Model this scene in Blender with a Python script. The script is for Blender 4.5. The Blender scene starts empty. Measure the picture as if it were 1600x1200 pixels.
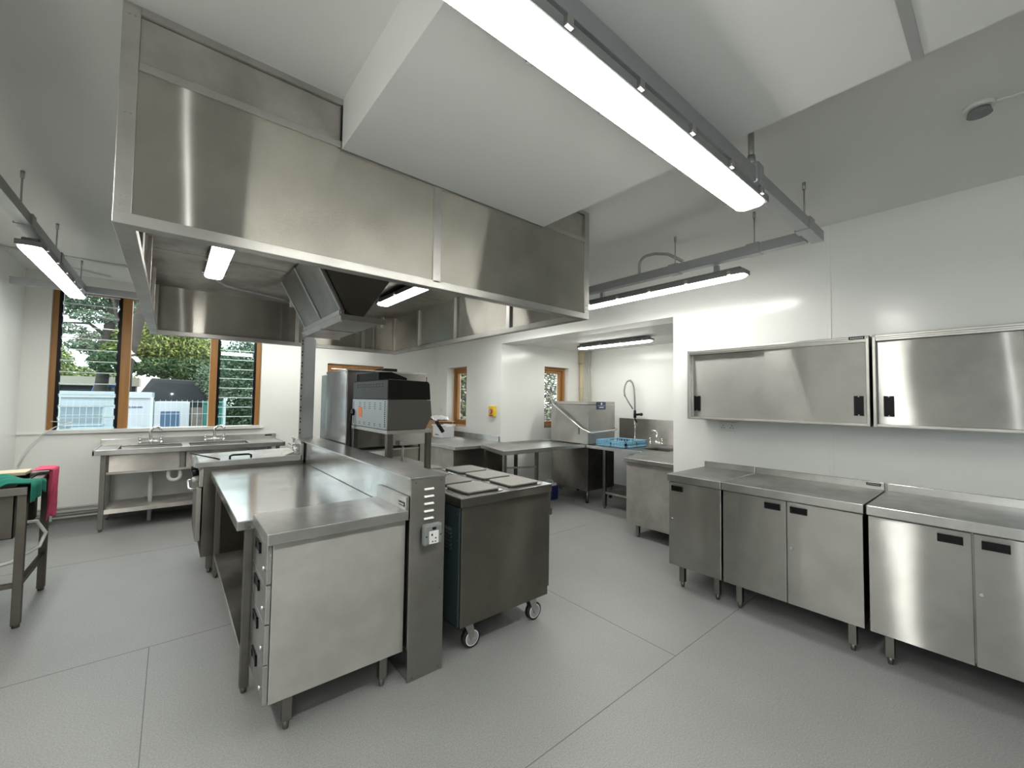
import bpy, bmesh, math, random
from mathutils import Vector, Matrix
random.seed(7)
sc = bpy.context.scene
COL = sc.collection
# ---------------------------------------------------------------- camera, sky, exposure
cam_d = bpy.data.cameras.new('camera'); cam = bpy.data.objects.new('camera', cam_d); COL.objects.link(cam)
YAW, PIT, ROL, FPX, CH = 0.6914, 0.03853, 0.01374, 643.0, 1.5
_f = Vector((math.sin(YAW)*math.cos(PIT), math.cos(YAW)*math.cos(PIT), math.sin(PIT)))
_r = Vector((math.cos(YAW), -math.sin(YAW), 0)); _u = _r.cross(_f)
_r2 = math.cos(ROL)*_r + math.sin(ROL)*_u; _u2 = -math.sin(ROL)*_r + math.cos(ROL)*_u
cam.matrix_world = Matrix(((_r2.x, _u2.x, -_f.x, 0), (_r2.y, _u2.y, -_f.y, 0), (_r2.z, _u2.z, -_f.z, CH), (0, 0, 0, 1)))
cam_d.sensor_fit = 'HORIZONTAL'; cam_d.sensor_width = 36.0; cam_d.lens = 36.0*FPX/1600.0
cam_d.clip_start = 0.02; cam_d.clip_end = 200
sc.camera = cam
sc.view_settings.view_transform = 'Standard'
sc.view_settings.look = 'None'
sc.view_settings.gamma = 1.0
sc.view_settings.use_curve_mapping = False
sc.view_settings.exposure = 0.34
w = bpy.data.worlds.new('overcast_sky'); sc.world = w; w.use_nodes = True
bg = w.node_tree.nodes['Background']
bg.inputs[0].default_value = (0.91, 0.96, 1.0, 1); bg.inputs[1].default_value = 3.6
LAMP = 34.0            # strength of the batten diffusers
HOODLAMP = 14.0
sc.cycles.max_bounces = 10
sc.cycles.diffuse_bounces = 6
sc.cycles.glossy_bounces = 5
sc.cycles.transparent_max_bounces = 32
sc.cycles.sample_clamp_indirect = 4.0
sc.cycles.caustics_reflective = False
fl = bpy.data.lights.new('added_camera_light', 'SPOT'); fl.energy = 4.5; fl.spot_size = math.radians(115); fl.spot_blend = 0.3; fl.shadow_soft_size = 0.008  # small spot added at the camera for the streaks on brushed steel
flo = bpy.data.objects.new('added_camera_light', fl); COL.objects.link(flo); flo.matrix_world = Matrix.Translation(Vector((0.02, -.02, 0.03))) @ cam.matrix_world

# ---------------------------------------------------------------- materials
M = {}
def nodes(name):
    m = bpy.data.materials.new(name); m.use_nodes = True; M[name] = m
    nt = m.node_tree; return m, nt, nt.nodes['Principled BSDF']
def N(nt, t, **k):
    n = nt.nodes.new(t)
    for a, b in k.items():
        if a.startswith('_'): n.inputs[a[1:].replace('_', ' ')].default_value = b
        else: setattr(n, a, b)
    return n
def plain(name, col, rough=0.5, metal=0.0, spec=0.5, coat=0.0, noise=0.0, nscale=8.0):
    m, nt, p = nodes(name)
    p.inputs['Base Color'].default_value = (*col, 1); p.inputs['Roughness'].default_value = rough
    p.inputs['Metallic'].default_value = metal; p.inputs['Specular IOR Level'].default_value = spec
    p.inputs['Coat Weight'].default_value = coat
    if noise:
        tc = N(nt, 'ShaderNodeTexCoord'); nz = N(nt, 'ShaderNodeTexNoise'); nz.inputs['Scale'].default_value = nscale
        nz.inputs['Detail'].default_value = 6
        nt.links.new(tc.outputs['Object'], nz.inputs['Vector'])
        mx = N(nt, 'ShaderNodeMix', data_type='RGBA')
        mx.inputs['A'].default_value = (*[c*(1-noise) for c in col], 1); mx.inputs['B'].default_value = (*[min(1, c*(1+noise)) for c in col], 1)
        nt.links.new(nz.outputs['Fac'], mx.inputs['Factor']); nt.links.new(mx.outputs['Result'], p.inputs['Base Color'])
    return m
def steel(name, col=(0.55, 0.54, 0.52), rough=0.26, aniso=0.82, wave=0.004, wscale=1.3, smudge=0.12, soft=0.3):
    """brushed stainless steel: reflections smear along the panel height, slight oil-canning of the sheet"""
    m = bpy.data.materials.new(name); m.use_nodes = True; M[name] = m
    nt = m.node_tree; nt.nodes.clear(); L = nt.links.new
    out = N(nt, 'ShaderNodeOutputMaterial'); mixs = N(nt, 'ShaderNodeMixShader'); mixs.inputs[0].default_value = soft
    g1 = N(nt, 'ShaderNodeBsdfAnisotropic'); g2 = N(nt, 'ShaderNodeBsdfAnisotropic')
    tc = N(nt, 'ShaderNodeTexCoord')
    nz = N(nt, 'ShaderNodeTexNoise'); nz.inputs['Scale'].default_value = 3.0; nz.inputs['Detail'].default_value = 6; nz.inputs['Roughness'].default_value = 0.62
    L(tc.outputs['Object'], nz.inputs['Vector'])
    cr = N(nt, 'ShaderNodeValToRGB'); cr.color_ramp.elements[0].position = 0.35; cr.color_ramp.elements[1].position = 0.65
    cr.color_ramp.elements[0].color = (*[c*(1-smudge) for c in col], 1); cr.color_ramp.elements[1].color = (*[min(1, c*(1+smudge)) for c in col], 1)
    L(nz.outputs['Fac'], cr.inputs[0])
    g1.inputs['Roughness'].default_value = rough; g1.inputs['Anisotropy'].default_value = -aniso
    g2.inputs['Roughness'].default_value = 0.5; g2.inputs['Anisotropy'].default_value = -min(aniso, 0.5)
    cv = N(nt, 'ShaderNodeCombineXYZ'); cv.inputs[1].default_value = 0.02; cv.inputs[2].default_value = 1.0
    for g in (g1, g2):
        L(cr.outputs[0], g.inputs['Color']); L(cv.outputs[0], g.inputs['Tangent'])
    if wave:
        mp2 = N(nt, 'ShaderNodeMapping'); mp2.inputs['Scale'].default_value = (1, 1, 0.8)
        L(tc.outputs['Object'], mp2.inputs['Vector'])
        wv = N(nt, 'ShaderNodeTexNoise'); wv.inputs['Scale'].default_value = wscale; wv.inputs['Detail'].default_value = 0.5
        L(mp2.outputs['Vector'], wv.inputs['Vector'])
        bp = N(nt, 'ShaderNodeBump'); bp.inputs['Strength'].default_value = 1.0; bp.inputs['Distance'].default_value = wave
        L(wv.outputs['Fac'], bp.inputs['Height'])
        for g in (g1, g2): L(bp.outputs['Normal'], g.inputs['Normal'])
    L(g1.outputs[0], mixs.inputs[1]); L(g2.outputs[0], mixs.inputs[2]); L(mixs.outputs[0], out.inputs[0])
    return m
def emis(name, col, s):
    m, nt, p = nodes(name)
    p.inputs['Base Color'].default_value = (0.8, 0.8, 0.8, 1)
    p.inputs['Emission Color'].default_value = (*col, 1); p.inputs['Emission Strength'].default_value = s
    return m
def glass(name, tint=(0.95, 0.98, 0.97), refl=0.08):
    m = bpy.data.materials.new(name); m.use_nodes = True; M[name] = m
    nt = m.node_tree; nt.nodes.clear()
    out = N(nt, 'ShaderNodeOutputMaterial'); tr = N(nt, 'ShaderNodeBsdfTransparent'); gl = N(nt, 'ShaderNodeBsdfGlossy'); mx = N(nt, 'ShaderNodeMixShader')
    tr.inputs[0].default_value = (*tint, 1); gl.inputs['Roughness'].default_value = 0.02
    lw = N(nt, 'ShaderNodeLayerWeight'); lw.inputs[0].default_value = 0.5
    pw = N(nt, 'ShaderNodeMath', operation='POWER'); pw.inputs[1].default_value = 5.0
    ma = N(nt, 'ShaderNodeMath', operation='MULTIPLY_ADD'); ma.inputs[1].default_value = 0.96; ma.inputs[2].default_value = 0.04
    nt.links.new(lw.outputs['Facing'], pw.inputs[0]); nt.links.new(pw.outputs[0], ma.inputs[0])
    nt.links.new(ma.outputs[0], mx.inputs[0]); nt.links.new(tr.outputs[0], mx.inputs[1]); nt.links.new(gl.outputs[0], mx.inputs[2]); nt.links.new(mx.outputs[0], out.inputs[0])
    return m

steel('steel_panel', (0.46, 0.455, 0.44), 0.22, 0.87, 0.008, 1.6, soft=0.2)
steel('steel_hood', (0.49, 0.47, 0.425), 0.22, 0.89, 0.014, 1.3, soft=0.12)
steel('steel_mid', (0.33, 0.32, 0.30), 0.34, 0.6, 0.002, soft=0.4)
steel('steel_polished', (0.55, 0.55, 0.545), 0.17, 0.3, 0.001, 2.0, smudge=0.10, soft=0.12)
steel('steel_matte', (0.62, 0.61, 0.585), 0.42, 0.5, 0.002, 2.0, smudge=0.10, soft=0.6)
steel('steel_top', (0.52, 0.52, 0.51), 0.24, 0.4, 0.002, 2.0, smudge=0.15, soft=0.35)
steel('steel_frame', (0.47, 0.46, 0.44), 0.34, 0.3, 0, soft=0.4)
steel('steel_dull', (0.46, 0.44, 0.41), 0.34, 0.7, 0.002, 2.5, smudge=0.18, soft=0.4)
steel('steel_dark', (0.20, 0.19, 0.165), 0.32, 0.75, 0.002, soft=0.4)
plain('slot_light_white', (0.9, 0.9, 0.88), 0.35)  # white stands in for light showing through the spine slots
plain('chrome', (0.8, 0.8, 0.8), 0.08, 1.0)
plain('galvanised', (0.40, 0.415, 0.425), 0.42, 0.6, noise=0.08, nscale=20)
plain('grey_plastic', (0.20, 0.21, 0.21), 0.45)
plain('black_plastic', (0.005, 0.005, 0.006), 0.4, spec=0.2)
steel('steel_leg', (0.24, 0.23, 0.215), 0.34, 0.3, 0, soft=0.4)
steel('steel_brown', (0.15, 0.14, 0.125), 0.36, 0.5, 0, soft=0.4)
plain('black_enamel', (0.004, 0.004, 0.004), 0.55, spec=0.15)
plain('black_void', (0.01, 0.01, 0.01), 0.8)
plain('dark_blue_back', (0.030, 0.045, 0.052), 0.4)
plain('charcoal_paint', (0.045, 0.05, 0.054), 0.5, spec=.3)
plain('grey_side', (0.09, 0.087, 0.08), 0.45, 0.4)
plain('back_panel_grey', (0.42, 0.46, 0.48), 0.4, 0.5)
plain('white_plastic', (0.75, 0.75, 0.73), 0.3)
plain('white_tub', (0.80, 0.82, 0.82), 0.35)
plain('film_plastic', (0.85, 0.86, 0.88), 0.25)
plain('cardboard', (0.42, 0.27, 0.16), 0.8, noise=0.1)
plain('board_beige', (0.62, 0.53, 0.38), 0.55, noise=0.06)
plain('ptfe_white', (0.75, 0.76, 0.74), 0.4)
plain('cloth_green', (0.010, 0.19, 0.135), 0.9, noise=0.15, nscale=60)
plain('cloth_pink', (0.62, 0.085, 0.16), 0.9, noise=0.12, nscale=60)
plain('rack_blue', (0.30, 0.60, 0.82), 0.4)
plain('can_blue', (0.012, 0.018, 0.09), 0.4)
plain('bottle_blue', (0.25, 0.55, 0.75), 0.2)
plain('yellow', (0.85, 0.60, 0.02), 0.4)
plain('red', (0.45, 0.04, 0.02), 0.4)
plain('orange', (0.85, 0.24, 0.07), 0.5)
plain('badge_blue', (0.02, 0.035, 0.09), 0.3)
plain('pale_mark', (0.6, 0.65, 0.7), 0.4)
plain('beige_pipe', (0.62, 0.52, 0.36), 0.5)
plain('copper_white', (0.62, 0.60, 0.55), 0.35)
plain('hotplate_iron', (0.27, 0.26, 0.245), 0.5, 0.5, noise=0.15, nscale=30)
plain('iron_edge', (0.02, 0.015, 0.015), 0.5)
plain('rubber', (0.012, 0.012, 0.012), 0.6)
plain('wheel_grey', (0.30, 0.31, 0.32), 0.45, noise=0.3, nscale=40)
plain('trunk_bark', (0.045, 0.035, 0.028), 0.9, noise=0.3)
plain('asphalt', (0.12, 0.12, 0.12), 0.9, noise=0.1)
plain('cabin_white', (0.36, 0.39, 0.42), 0.5)
plain('cabin_grey', (0.18, 0.22, 0.25), 0.5)
plain('cabin_blue', (0.03, 0.075, 0.14), 0.4)
plain('fascia_beige', (0.40, 0.36, 0.29), 0.8)
plain('dark_shade', (0.02, 0.022, 0.025), 0.7)
plain('car_black', (0.010, 0.012, 0.015), 0.45)
plain('car_blue', (0.02, 0.04, 0.18), 0.4)
plain('fence_grey', (0.42, 0.47, 0.48), 0.5, 0.3)
plain('banner_blue', (0.36, 0.45, 0.52), 0.5)
plain('van_glass', (0.03, 0.035, 0.04), 0.15)
plain('green_plastic', (0.008, 0.10, 0.075), 0.5)
plain('stone', (0.20, 0.17, 0.15), 0.9, noise=0.35, nscale=10)
plain('seam_grey', (0.42, 0.42, 0.41), 0.5)
plain('coil_steel', (0.35, 0.35, 0.34), 0.3, 0.9)
emis('diffuser', (1.0, 0.99, 0.925), LAMP)
emis('hood_diffuser', (1.0, 0.995, 0.95), HOODLAMP)
emis('diffuser_side', (1.0, 0.99, 0.925), 26.0)
glass('pane_glass')
glass('louvre_glass', (0.86, 0.93, 0.92))
plain('glass_edge', (0.80, 0.95, 0.94), 0.15)

def wall_mat(name, col, rough=0.3, seam=0.0, bump=0.0006):
    m, nt, p = nodes(name)
    p.inputs['Roughness'].default_value = rough; p.inputs['Specular IOR Level'].default_value = 0.5
    tc = N(nt, 'ShaderNodeTexCoord'); nz = N(nt, 'ShaderNodeTexNoise'); nz.inputs['Scale'].default_value = 1.2; nz.inputs['Detail'].default_value = 4
    nt.links.new(tc.outputs['Object'], nz.inputs['Vector'])
    mx = N(nt, 'ShaderNodeMix', data_type='RGBA'); mx.inputs['A'].default_value = (*[c*0.97 for c in col], 1); mx.inputs['B'].default_value = (*[c*1.03 for c in col], 1)
    nt.links.new(nz.outputs['Fac'], mx.inputs['Factor']); nt.links.new(mx.outputs['Result'], p.inputs['Base Color'])
    bp = N(nt, 'ShaderNodeBump'); bp.inputs['Distance'].default_value = bump; n2 = N(nt, 'ShaderNodeTexNoise'); n2.inputs['Scale'].default_value = 2.2
    nt.links.new(tc.outputs['Object'], n2.inputs['Vector']); nt.links.new(n2.outputs['Fac'], bp.inputs['Height']); nt.links.new(bp.outputs['Normal'], p.inputs['Normal'])
wall_mat('wall_clad', (0.84, 0.845, 0.815), 0.2, bump=0.003)
wall_mat('ceiling_paint', (0.84, 0.835, 0.81), 0.6)
wall_mat('wall_back_dark', (0.22, 0.21, 0.19), 0.5)  # unseen back wall darkened so the steel reflects darker
# sheet vinyl floor: fine speckle and welded seams
m, nt, p = nodes('vinyl')
p.inputs['Roughness'].default_value = 0.42
tc = N(nt, 'ShaderNodeTexCoord')
n1 = N(nt, 'ShaderNodeTexNoise'); n1.inputs['Scale'].default_value = 160; n1.inputs['Detail'].default_value = 3; n1.inputs['Roughness'].default_value = 0.7
n2 = N(nt, 'ShaderNodeTexNoise'); n2.inputs['Scale'].default_value = 0.9; n2.inputs['Detail'].default_value = 5
for n_ in (n1, n2): nt.links.new(tc.outputs['Object'], n_.inputs['Vector'])
r1 = N(nt, 'ShaderNodeValToRGB'); r1.color_ramp.elements[0].position = 0.33; r1.color_ramp.elements[1].position = 0.67
r1.color_ramp.elements[0].color = (0.20, 0.203, 0.20, 1); r1.color_ramp.elements[1].color = (0.34, 0.345, 0.338, 1)
nt.links.new(n1.outputs['Fac'], r1.inputs[0])
mm = N(nt, 'ShaderNodeMix', data_type='RGBA', blend_type='MULTIPLY'); mm.inputs['Factor'].default_value = 1
r2 = N(nt, 'ShaderNodeValToRGB'); r2.color_ramp.elements[0].position = 0.3; r2.color_ramp.elements[1].position = 0.7
r2.color_ramp.elements[0].color = (0.88, 0.88, 0.88, 1); r2.color_ramp.elements[1].color = (1.05, 1.05, 1.05, 1)
nt.links.new(n2.outputs['Fac'], r2.inputs[0]); nt.links.new(r1.outputs[0], mm.inputs['A']); nt.links.new(r2.outputs[0], mm.inputs['B'])
nt.links.new(mm.outputs['Result'], p.inputs['Base Color'])
bp = N(nt, 'ShaderNodeBump'); bp.inputs['Distance'].default_value = 0.0006; nt.links.new(n1.outputs['Fac'], bp.inputs['Height']); nt.links.new(bp.outputs['Normal'], p.inputs['Normal'])
plain('weld', (0.15, 0.152, 0.15), 0.75, spec=.2)
# oak
m, nt, p = nodes('oak'); p.inputs['Roughness'].default_value = 0.45
tc = N(nt, 'ShaderNodeTexCoord'); mp = N(nt, 'ShaderNodeMapping'); mp.inputs['Scale'].default_value = (25, 25, 1.5)
nz = N(nt, 'ShaderNodeTexNoise'); nz.inputs['Scale'].default_value = 1; nz.inputs['Detail'].default_value = 6
nt.links.new(tc.outputs['Object'], mp.inputs['Vector']); nt.links.new(mp.outputs['Vector'], nz.inputs['Vector'])
r = N(nt, 'ShaderNodeValToRGB'); r.color_ramp.elements[0].color = (0.22, 0.095, 0.025, 1); r.color_ramp.elements[1].color = (0.48, 0.24, 0.075, 1)
nt.links.new(nz.outputs['Fac'], r.inputs[0]); nt.links.new(r.outputs[0], p.inputs['Base Color'])
def leafmat(name, cols):
    m, nt, p = nodes(name); p.inputs['Roughness'].default_value = 0.5
    g = N(nt, 'ShaderNodeNewGeometry'); r = N(nt, 'ShaderNodeValToRGB')
    while len(r.color_ramp.elements) < len(cols): r.color_ramp.elements.new(0.5)
    for i, c in enumerate(cols):
        r.color_ramp.elements[i].position = i/(len(cols)-1); r.color_ramp.elements[i].color = (*c, 1)
    nt.links.new(g.outputs['Random Per Island'], r.inputs[0]); nt.links.new(r.outputs[0], p.inputs['Base Color'])
    p.inputs['Subsurface Weight'].default_value = 0.0
leafmat('leaf_dark', [(0.012, 0.030, 0.014), (0.05, 0.10, 0.045), (0.16, 0.22, 0.13)])
leafmat('leaf_yellow', [(0.04, 0.08, 0.02), (0.17, 0.23, 0.055), (0.44, 0.43, 0.13)])
leafmat('leaf_green', [(0.012, 0.035, 0.012), (0.05, 0.10, 0.035), (0.14, 0.20, 0.07)])
leafmat('leaf_grey', [(0.06, 0.09, 0.05), (0.14, 0.20, 0.12), (0.26, 0.30, 0.20)])
leafmat('leaf_brown', [(0.05, 0.045, 0.035), (0.17, 0.15, 0.11), (0.22, 0.27, 0.13)])

# ---------------------------------------------------------------- mesh helpers
class MB:
    def __init__(s): s.bm = bmesh.new()
    def box(s, x0, y0, z0, x1, y1, z1, b=0.0, mi=0):
        x0, x1 = min(x0, x1), max(x0, x1); y0, y1 = min(y0, y1), max(y0, y1); z0, z1 = min(z0, z1), max(z0, z1)
        r = bmesh.ops.create_cube(s.bm, size=1.0)
        vs = r['verts']
        for v in vs:
            v.co = Vector(((x0+x1)/2+v.co.x*(x1-x0), (y0+y1)/2+v.co.y*(y1-y0), (z0+z1)/2+v.co.z*(z1-z0)))
        fs = set(f for v in vs for f in v.link_faces)
        for f in fs: f.material_index = mi
        if b and min(x1-x0, y1-y0, z1-z0) > 2.2*b:
            es = set(e for v in vs for e in v.link_edges)
            bmesh.ops.bevel(s.bm, geom=list(es), offset=b, segments=2, affect='EDGES', profile=0.5, clamp_overlap=True)
        return s
    def cyl(s, p0, p1, r0, r1=None, seg=16, mi=0, caps=True):
        r1 = r0 if r1 is None else r1
        p0, p1 = Vector(p0), Vector(p1); d = p1-p0; q = d.to_track_quat('Z', 'Y')
        a, b_ = [], []
        for i in range(seg):
            t = 2*math.pi*i/seg; c = Vector((math.cos(t), math.sin(t), 0))
            a.append(s.bm.verts.new(p0+q @ (c*r0))); b_.append(s.bm.verts.new(p1+q @ (c*r1)))
        for i in range(seg):
            j = (i+1) % seg; f = s.bm.faces.new((a[i], a[j], b_[j], b_[i])); f.smooth = seg > 6; f.material_index = mi
        if caps:
            s.bm.faces.new(a[::-1]).material_index = mi; s.bm.faces.new(b_).material_index = mi
        return s
    def tube(s, pts, r, seg=10, mi=0, radii=None):
        pts = [Vector(p) for p in pts]; n = len(pts); rings = []
        up = Vector((0, 0, 1)); prev = None
        for i, p in enumerate(pts):
            d = (pts[min(i+1, n-1)]-pts[max(i-1, 0)]).normalized()
            if prev is None:
                a = d.cross(up)
                if a.length < 0.01: a = d.cross(Vector((1, 0, 0)))
                a.normalize()
            else:
                a = (prev-d*prev.dot(d))
                a = a.normalized() if a.length > 1e-6 else d.orthogonal().normalized()
            prev = a; b_ = d.cross(a)
            rr = radii[i] if radii else r
            rings.append([s.bm.verts.new(p+(a*math.cos(2*math.pi*k/seg)+b_*math.sin(2*math.pi*k/seg))*rr) for k in range(seg)])
        for i in range(n-1):
            for k in range(seg):
                j = (k+1) % seg; f = s.bm.faces.new((rings[i][k], rings[i][j], rings[i+1][j], rings[i+1][k])); f.smooth = True; f.material_index = mi
        s.bm.faces.new(rings[0][::-1]).material_index = mi; s.bm.faces.new(rings[-1]).material_index = mi
        return s
    def prism(s, poly, axis, a0, a1, mi=0, b=0.0):
        """poly: 2D points in the plane perpendicular to axis (x: yz, y: xz, z: xy)"""
        def P(u, v, a):
            return {'x': (a, u, v), 'y': (u, a, v), 'z': (u, v, a)}[axis]
        A = [s.bm.verts.new(P(u, v, a0)) for u, v in poly]; B = [s.bm.verts.new(P(u, v, a1)) for u, v in poly]
        n = len(poly); fs = [s.bm.faces.new(A), s.bm.faces.new(B[::-1])]
        for i in range(n):
            j = (i+1) % n; fs.append(s.bm.faces.new((A[i], B[i], B[j], A[j])))
        for f in fs: f.material_index = mi
        bmesh.ops.recalc_face_normals(s.bm, faces=fs)
        if b:
            es = set(e for f in fs for e in f.edges)
            bmesh.ops.bevel(s.bm, geom=list(es), offset=b, segments=2, affect='EDGES', profile=0.5, clamp_overlap=True)
        return s
    def quad(s, *ps, mi=0):
        f = s.bm.faces.new([s.bm.verts.new(p) for p in ps]); f.material_index = mi; return s
    def bar(s, p0, p1, wx, wy, mi=0):
        """square section bar between two points"""
        p0, p1 = Vector(p0), Vector(p1); d = (p1-p0); q = d.to_track_quat('Z', 'Y')
        cs = [(-wx/2, -wy/2), (wx/2, -wy/2), (wx/2, wy/2), (-wx/2, wy/2)]
        A = [s.bm.verts.new(p0+q @ Vector((u, v, 0))) for u, v in cs]; B = [s.bm.verts.new(p1+q @ Vector((u, v, 0))) for u, v in cs]
        fs = [s.bm.faces.new(A[::-1]), s.bm.faces.new(B)]
        for i in range(4):
            j = (i+1) % 4; fs.append(s.bm.faces.new((A[i], A[j], B[j], B[i])))
        for f in fs: f.material_index = mi
        return s
    def ball(s, c, r, sc_=(1, 1, 1), mi=0, seg=12):
        res = bmesh.ops.create_uvsphere(s.bm, u_segments=seg, v_segments=max(6, seg//2), radius=r)
        for v in res['verts']: v.co = Vector((v.co.x*sc_[0]+c[0], v.co.y*sc_[1]+c[1], v.co.z*sc_[2]+c[2]))
        for f in set(f for v in res['verts'] for f in v.link_faces): f.smooth = True; f.material_index = mi
        return s
    def build(s, name, mats, parent=None, **props):
        root = parent
        while root is not None and root.parent is not None: root = root.parent
        off = Vector(root.location) if root is not None else Vector((0, 0, 0))
        if off.length: bmesh.ops.translate(s.bm, verts=s.bm.verts, vec=-off)
        me = bpy.data.meshes.new(name); s.bm.to_mesh(me); s.bm.free()
        for m_ in ([mats] if isinstance(mats, str) else mats): me.materials.append(M[m_])
        o = bpy.data.objects.new(name, me); COL.objects.link(o)
        if parent is not None: o.parent = parent
        for k, v in props.items(): o[k] = v
        return o
def each(m, name, mat, par):
    """build every separate piece of m as a part of its own"""
    m.bm.verts.index_update(); seen = set(); out = []
    for v0 in list(m.bm.verts):
        if v0 in seen: continue
        st, isl = [v0], []
        seen.add(v0)
        while st:
            v = st.pop(); isl.append(v)
            for e in v.link_edges:
                q = e.other_vert(v)
                if q not in seen: seen.add(q); st.append(q)
        nb = MB(); mp = {v: nb.bm.verts.new(v.co) for v in isl}
        for f in set(f for v in isl for f in v.link_faces):
            g = nb.bm.faces.new([mp[v] for v in f.verts]); g.smooth = f.smooth; g.material_index = f.material_index
        out.append(nb.build(name, mat, par))
    m.bm.free(); return out
def thing(name, label, cat, loc=(0, 0, 0), group=None):
    o = bpy.data.objects.new(name, None); COL.objects.link(o); o.location = loc
    o.empty_display_size = 0.1; o['label'] = label; o['category'] = cat
    if group: o['group'] = group
    return o
def tag(o, label, cat, group=None):
    o['label'] = label; o['category'] = cat
    if group: o['group'] = group
    return o
def struct(o): o['kind'] = 'structure'; return o
def copy_tree(o, parent=None):
    c = o.copy(); COL.objects.link(c); c.parent = parent
    for ch in list(o.children): copy_tree(ch, c)
    return c
def arc(c, r, a0, a1, n, f):
    """points f(u,v) on an arc, u,v plane coordinates"""
    return [f(c[0]+r*math.cos(math.radians(a0+(a1-a0)*i/n)), c[1]+r*math.sin(math.radians(a0+(a1-a0)*i/n))) for i in range(n+1)]

# ---------------------------------------------------------------- the room
H, XL, XR, YF, YB = 2.9, -1.30, 3.92, 7.0, -2.6
AX, A0, A1, AH = 5.86, 2.17, 5.0, 2.37      # alcove: depth, near and far jamb, head height
def wall_x(name, x0, x1, ya, yb, holes, mat='wall_clad', z1=H):
    """wall in a plane of constant x with rectangular holes (y0,y1,z0,z1)"""
    m = MB(); ys = sorted(set([ya, yb]+[h for q in holes for h in q[:2]]))
    for a, b in zip(ys, ys[1:]):
        hs = [q for q in holes if q[0] <= a and q[1] >= b]
        z = 0
        for q in sorted(hs, key=lambda q: q[2]):
            if q[2] > z: m.box(x0, a, z, x1, b, q[2])
            z = q[3]
        if z < z1: m.box(x0, a, z, x1, b, z1)
    return struct(m.build(name, mat))
def wall_y(name, y0, y1, xa, xb, holes, mat='wall_clad', z1=H):
    m = MB(); xs = sorted(set([xa, xb]+[h for q in holes for h in q[:2]]))
    for a, b in zip(xs, xs[1:]):
        hs = [q for q in holes if q[0] <= a and q[1] >= b]; z = 0
        for q in sorted(hs, key=lambda q: q[2]):
            if q[2] > z: m.box(a, y0, z, b, y1, q[2])
            z = q[3]
        if z < z1: m.box(a, y0, z, b, y1, z1)
    return struct(m.build(name, mat))
struct(MB().box(XL-.3, YB-.3, -.1, AX+.3, YF+.3, 0).build('floor', 'vinyl'))
struct(MB().box(XL-.3, YB-.3, H, XR+.3, YF+.3, H+.15).build('ceiling', 'ceiling_paint'))
struct(MB().box(XR+.3, A0-.3, AH+.03, AX+.3, A1+.3, AH+.18).build('ceiling_alcove', 'ceiling_paint'))
W5_ADDED = (-2.4, -.2, .6, 2.75)  # opening for the added window, out of view
wall_x('wall_left', XL-.3, XL, YB, YF+.3, [W5_ADDED])
W3 = (5.965, 6.62, 1.03, 2.07)
wall_x('wall_right', XR, XR+.3, YB, YF+.3, [(A0, A1, 0, AH), W3])
WF = (-1.09, 1.01, 1.05, 2.76); W2 = (1.93, 2.87, 1.03, 2.05)
wall_y('wall_far', YF, YF+.3, XL, XR, [WF, W2])
W4 = (4.85, 5.45, 1.04, 2.075)
wall_y('wall_alcove_far', A1, A1+.3, XR+.3, AX+.3, [W4], z1=AH+.03)
wall_x('wall_alcove_side', AX, AX+.3, A0-.3, A1, [], z1=AH+.03)
wall_y('wall_alcove_near', A0-.3, A0, XR+.3, AX, [], z1=AH+.03)
wall_y('wall_back', YB-.3, YB, XL, XR, [], 'wall_back_dark')
# boxed-in duct below the ceiling with a filled joint
m = MB(); m.box(.575, YB, 2.66, 1.88, 1.965, H); m.build('trim_1', 'ceiling_paint')['kind'] = 'structure'
m = MB(); m.box(1.30, .155, 2.655, 1.88, .185, 2.66, b=.002); m.box(.575, -1.4, 2.656, 1.88, -1.37, 2.66); struct(m.build('trim_2', 'seam_grey'))
# wall cladding joints, window sill trims
m = MB()
for y in (.877, -1.6): m.box(XR-.004, y-.012, 0, XR, y+.012, H, b=.0015)
struct(m.build('trim_3', 'wall_clad'))
m = MB(); m.box(XL, YF-.02, 1.035, 1.06, YF, 1.055, b=.004); struct(m.build('trim_4', 'wall_clad'))
struct(MB().box(XR-.003, YB, 0, XR, A0, .10).build('baseboard_right', 'vinyl')); struct(MB().box(XR-.003, A1, 0, XR, YF, .10).build('baseboard_right_far', 'vinyl'))
struct(MB().box(XL, YF-.003, 0, XR, YF, .10).build('baseboard_far', 'vinyl')); struct(MB().box(XL, YB, 0, XL+.003, YF, .10).build('baseboard_left', 'vinyl'))
struct(MB().box(XR+.3, A1-.003, 0, AX, A1, .10).build('baseboard_alcove_far', 'vinyl')); struct(MB().box(AX-.003, A0, 0, AX, A1, .10).build('baseboard_alcove_side', 'vinyl'))
# floor welds
m = MB()
for y in (1.29, 3.30, 5.30): m.box(XL, y-.002, 0, XR, y+.002, .0006)
m.box(1.128, YB, 0, 1.132, 1.29, .0006); m.box(-.05, 1.29, 0, -.046, 3.3, .0006); m.box(2.35, 1.29, 0, 2.354, 5.3, .0006)
struct(m.build('trim_5', 'weld'))

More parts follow.
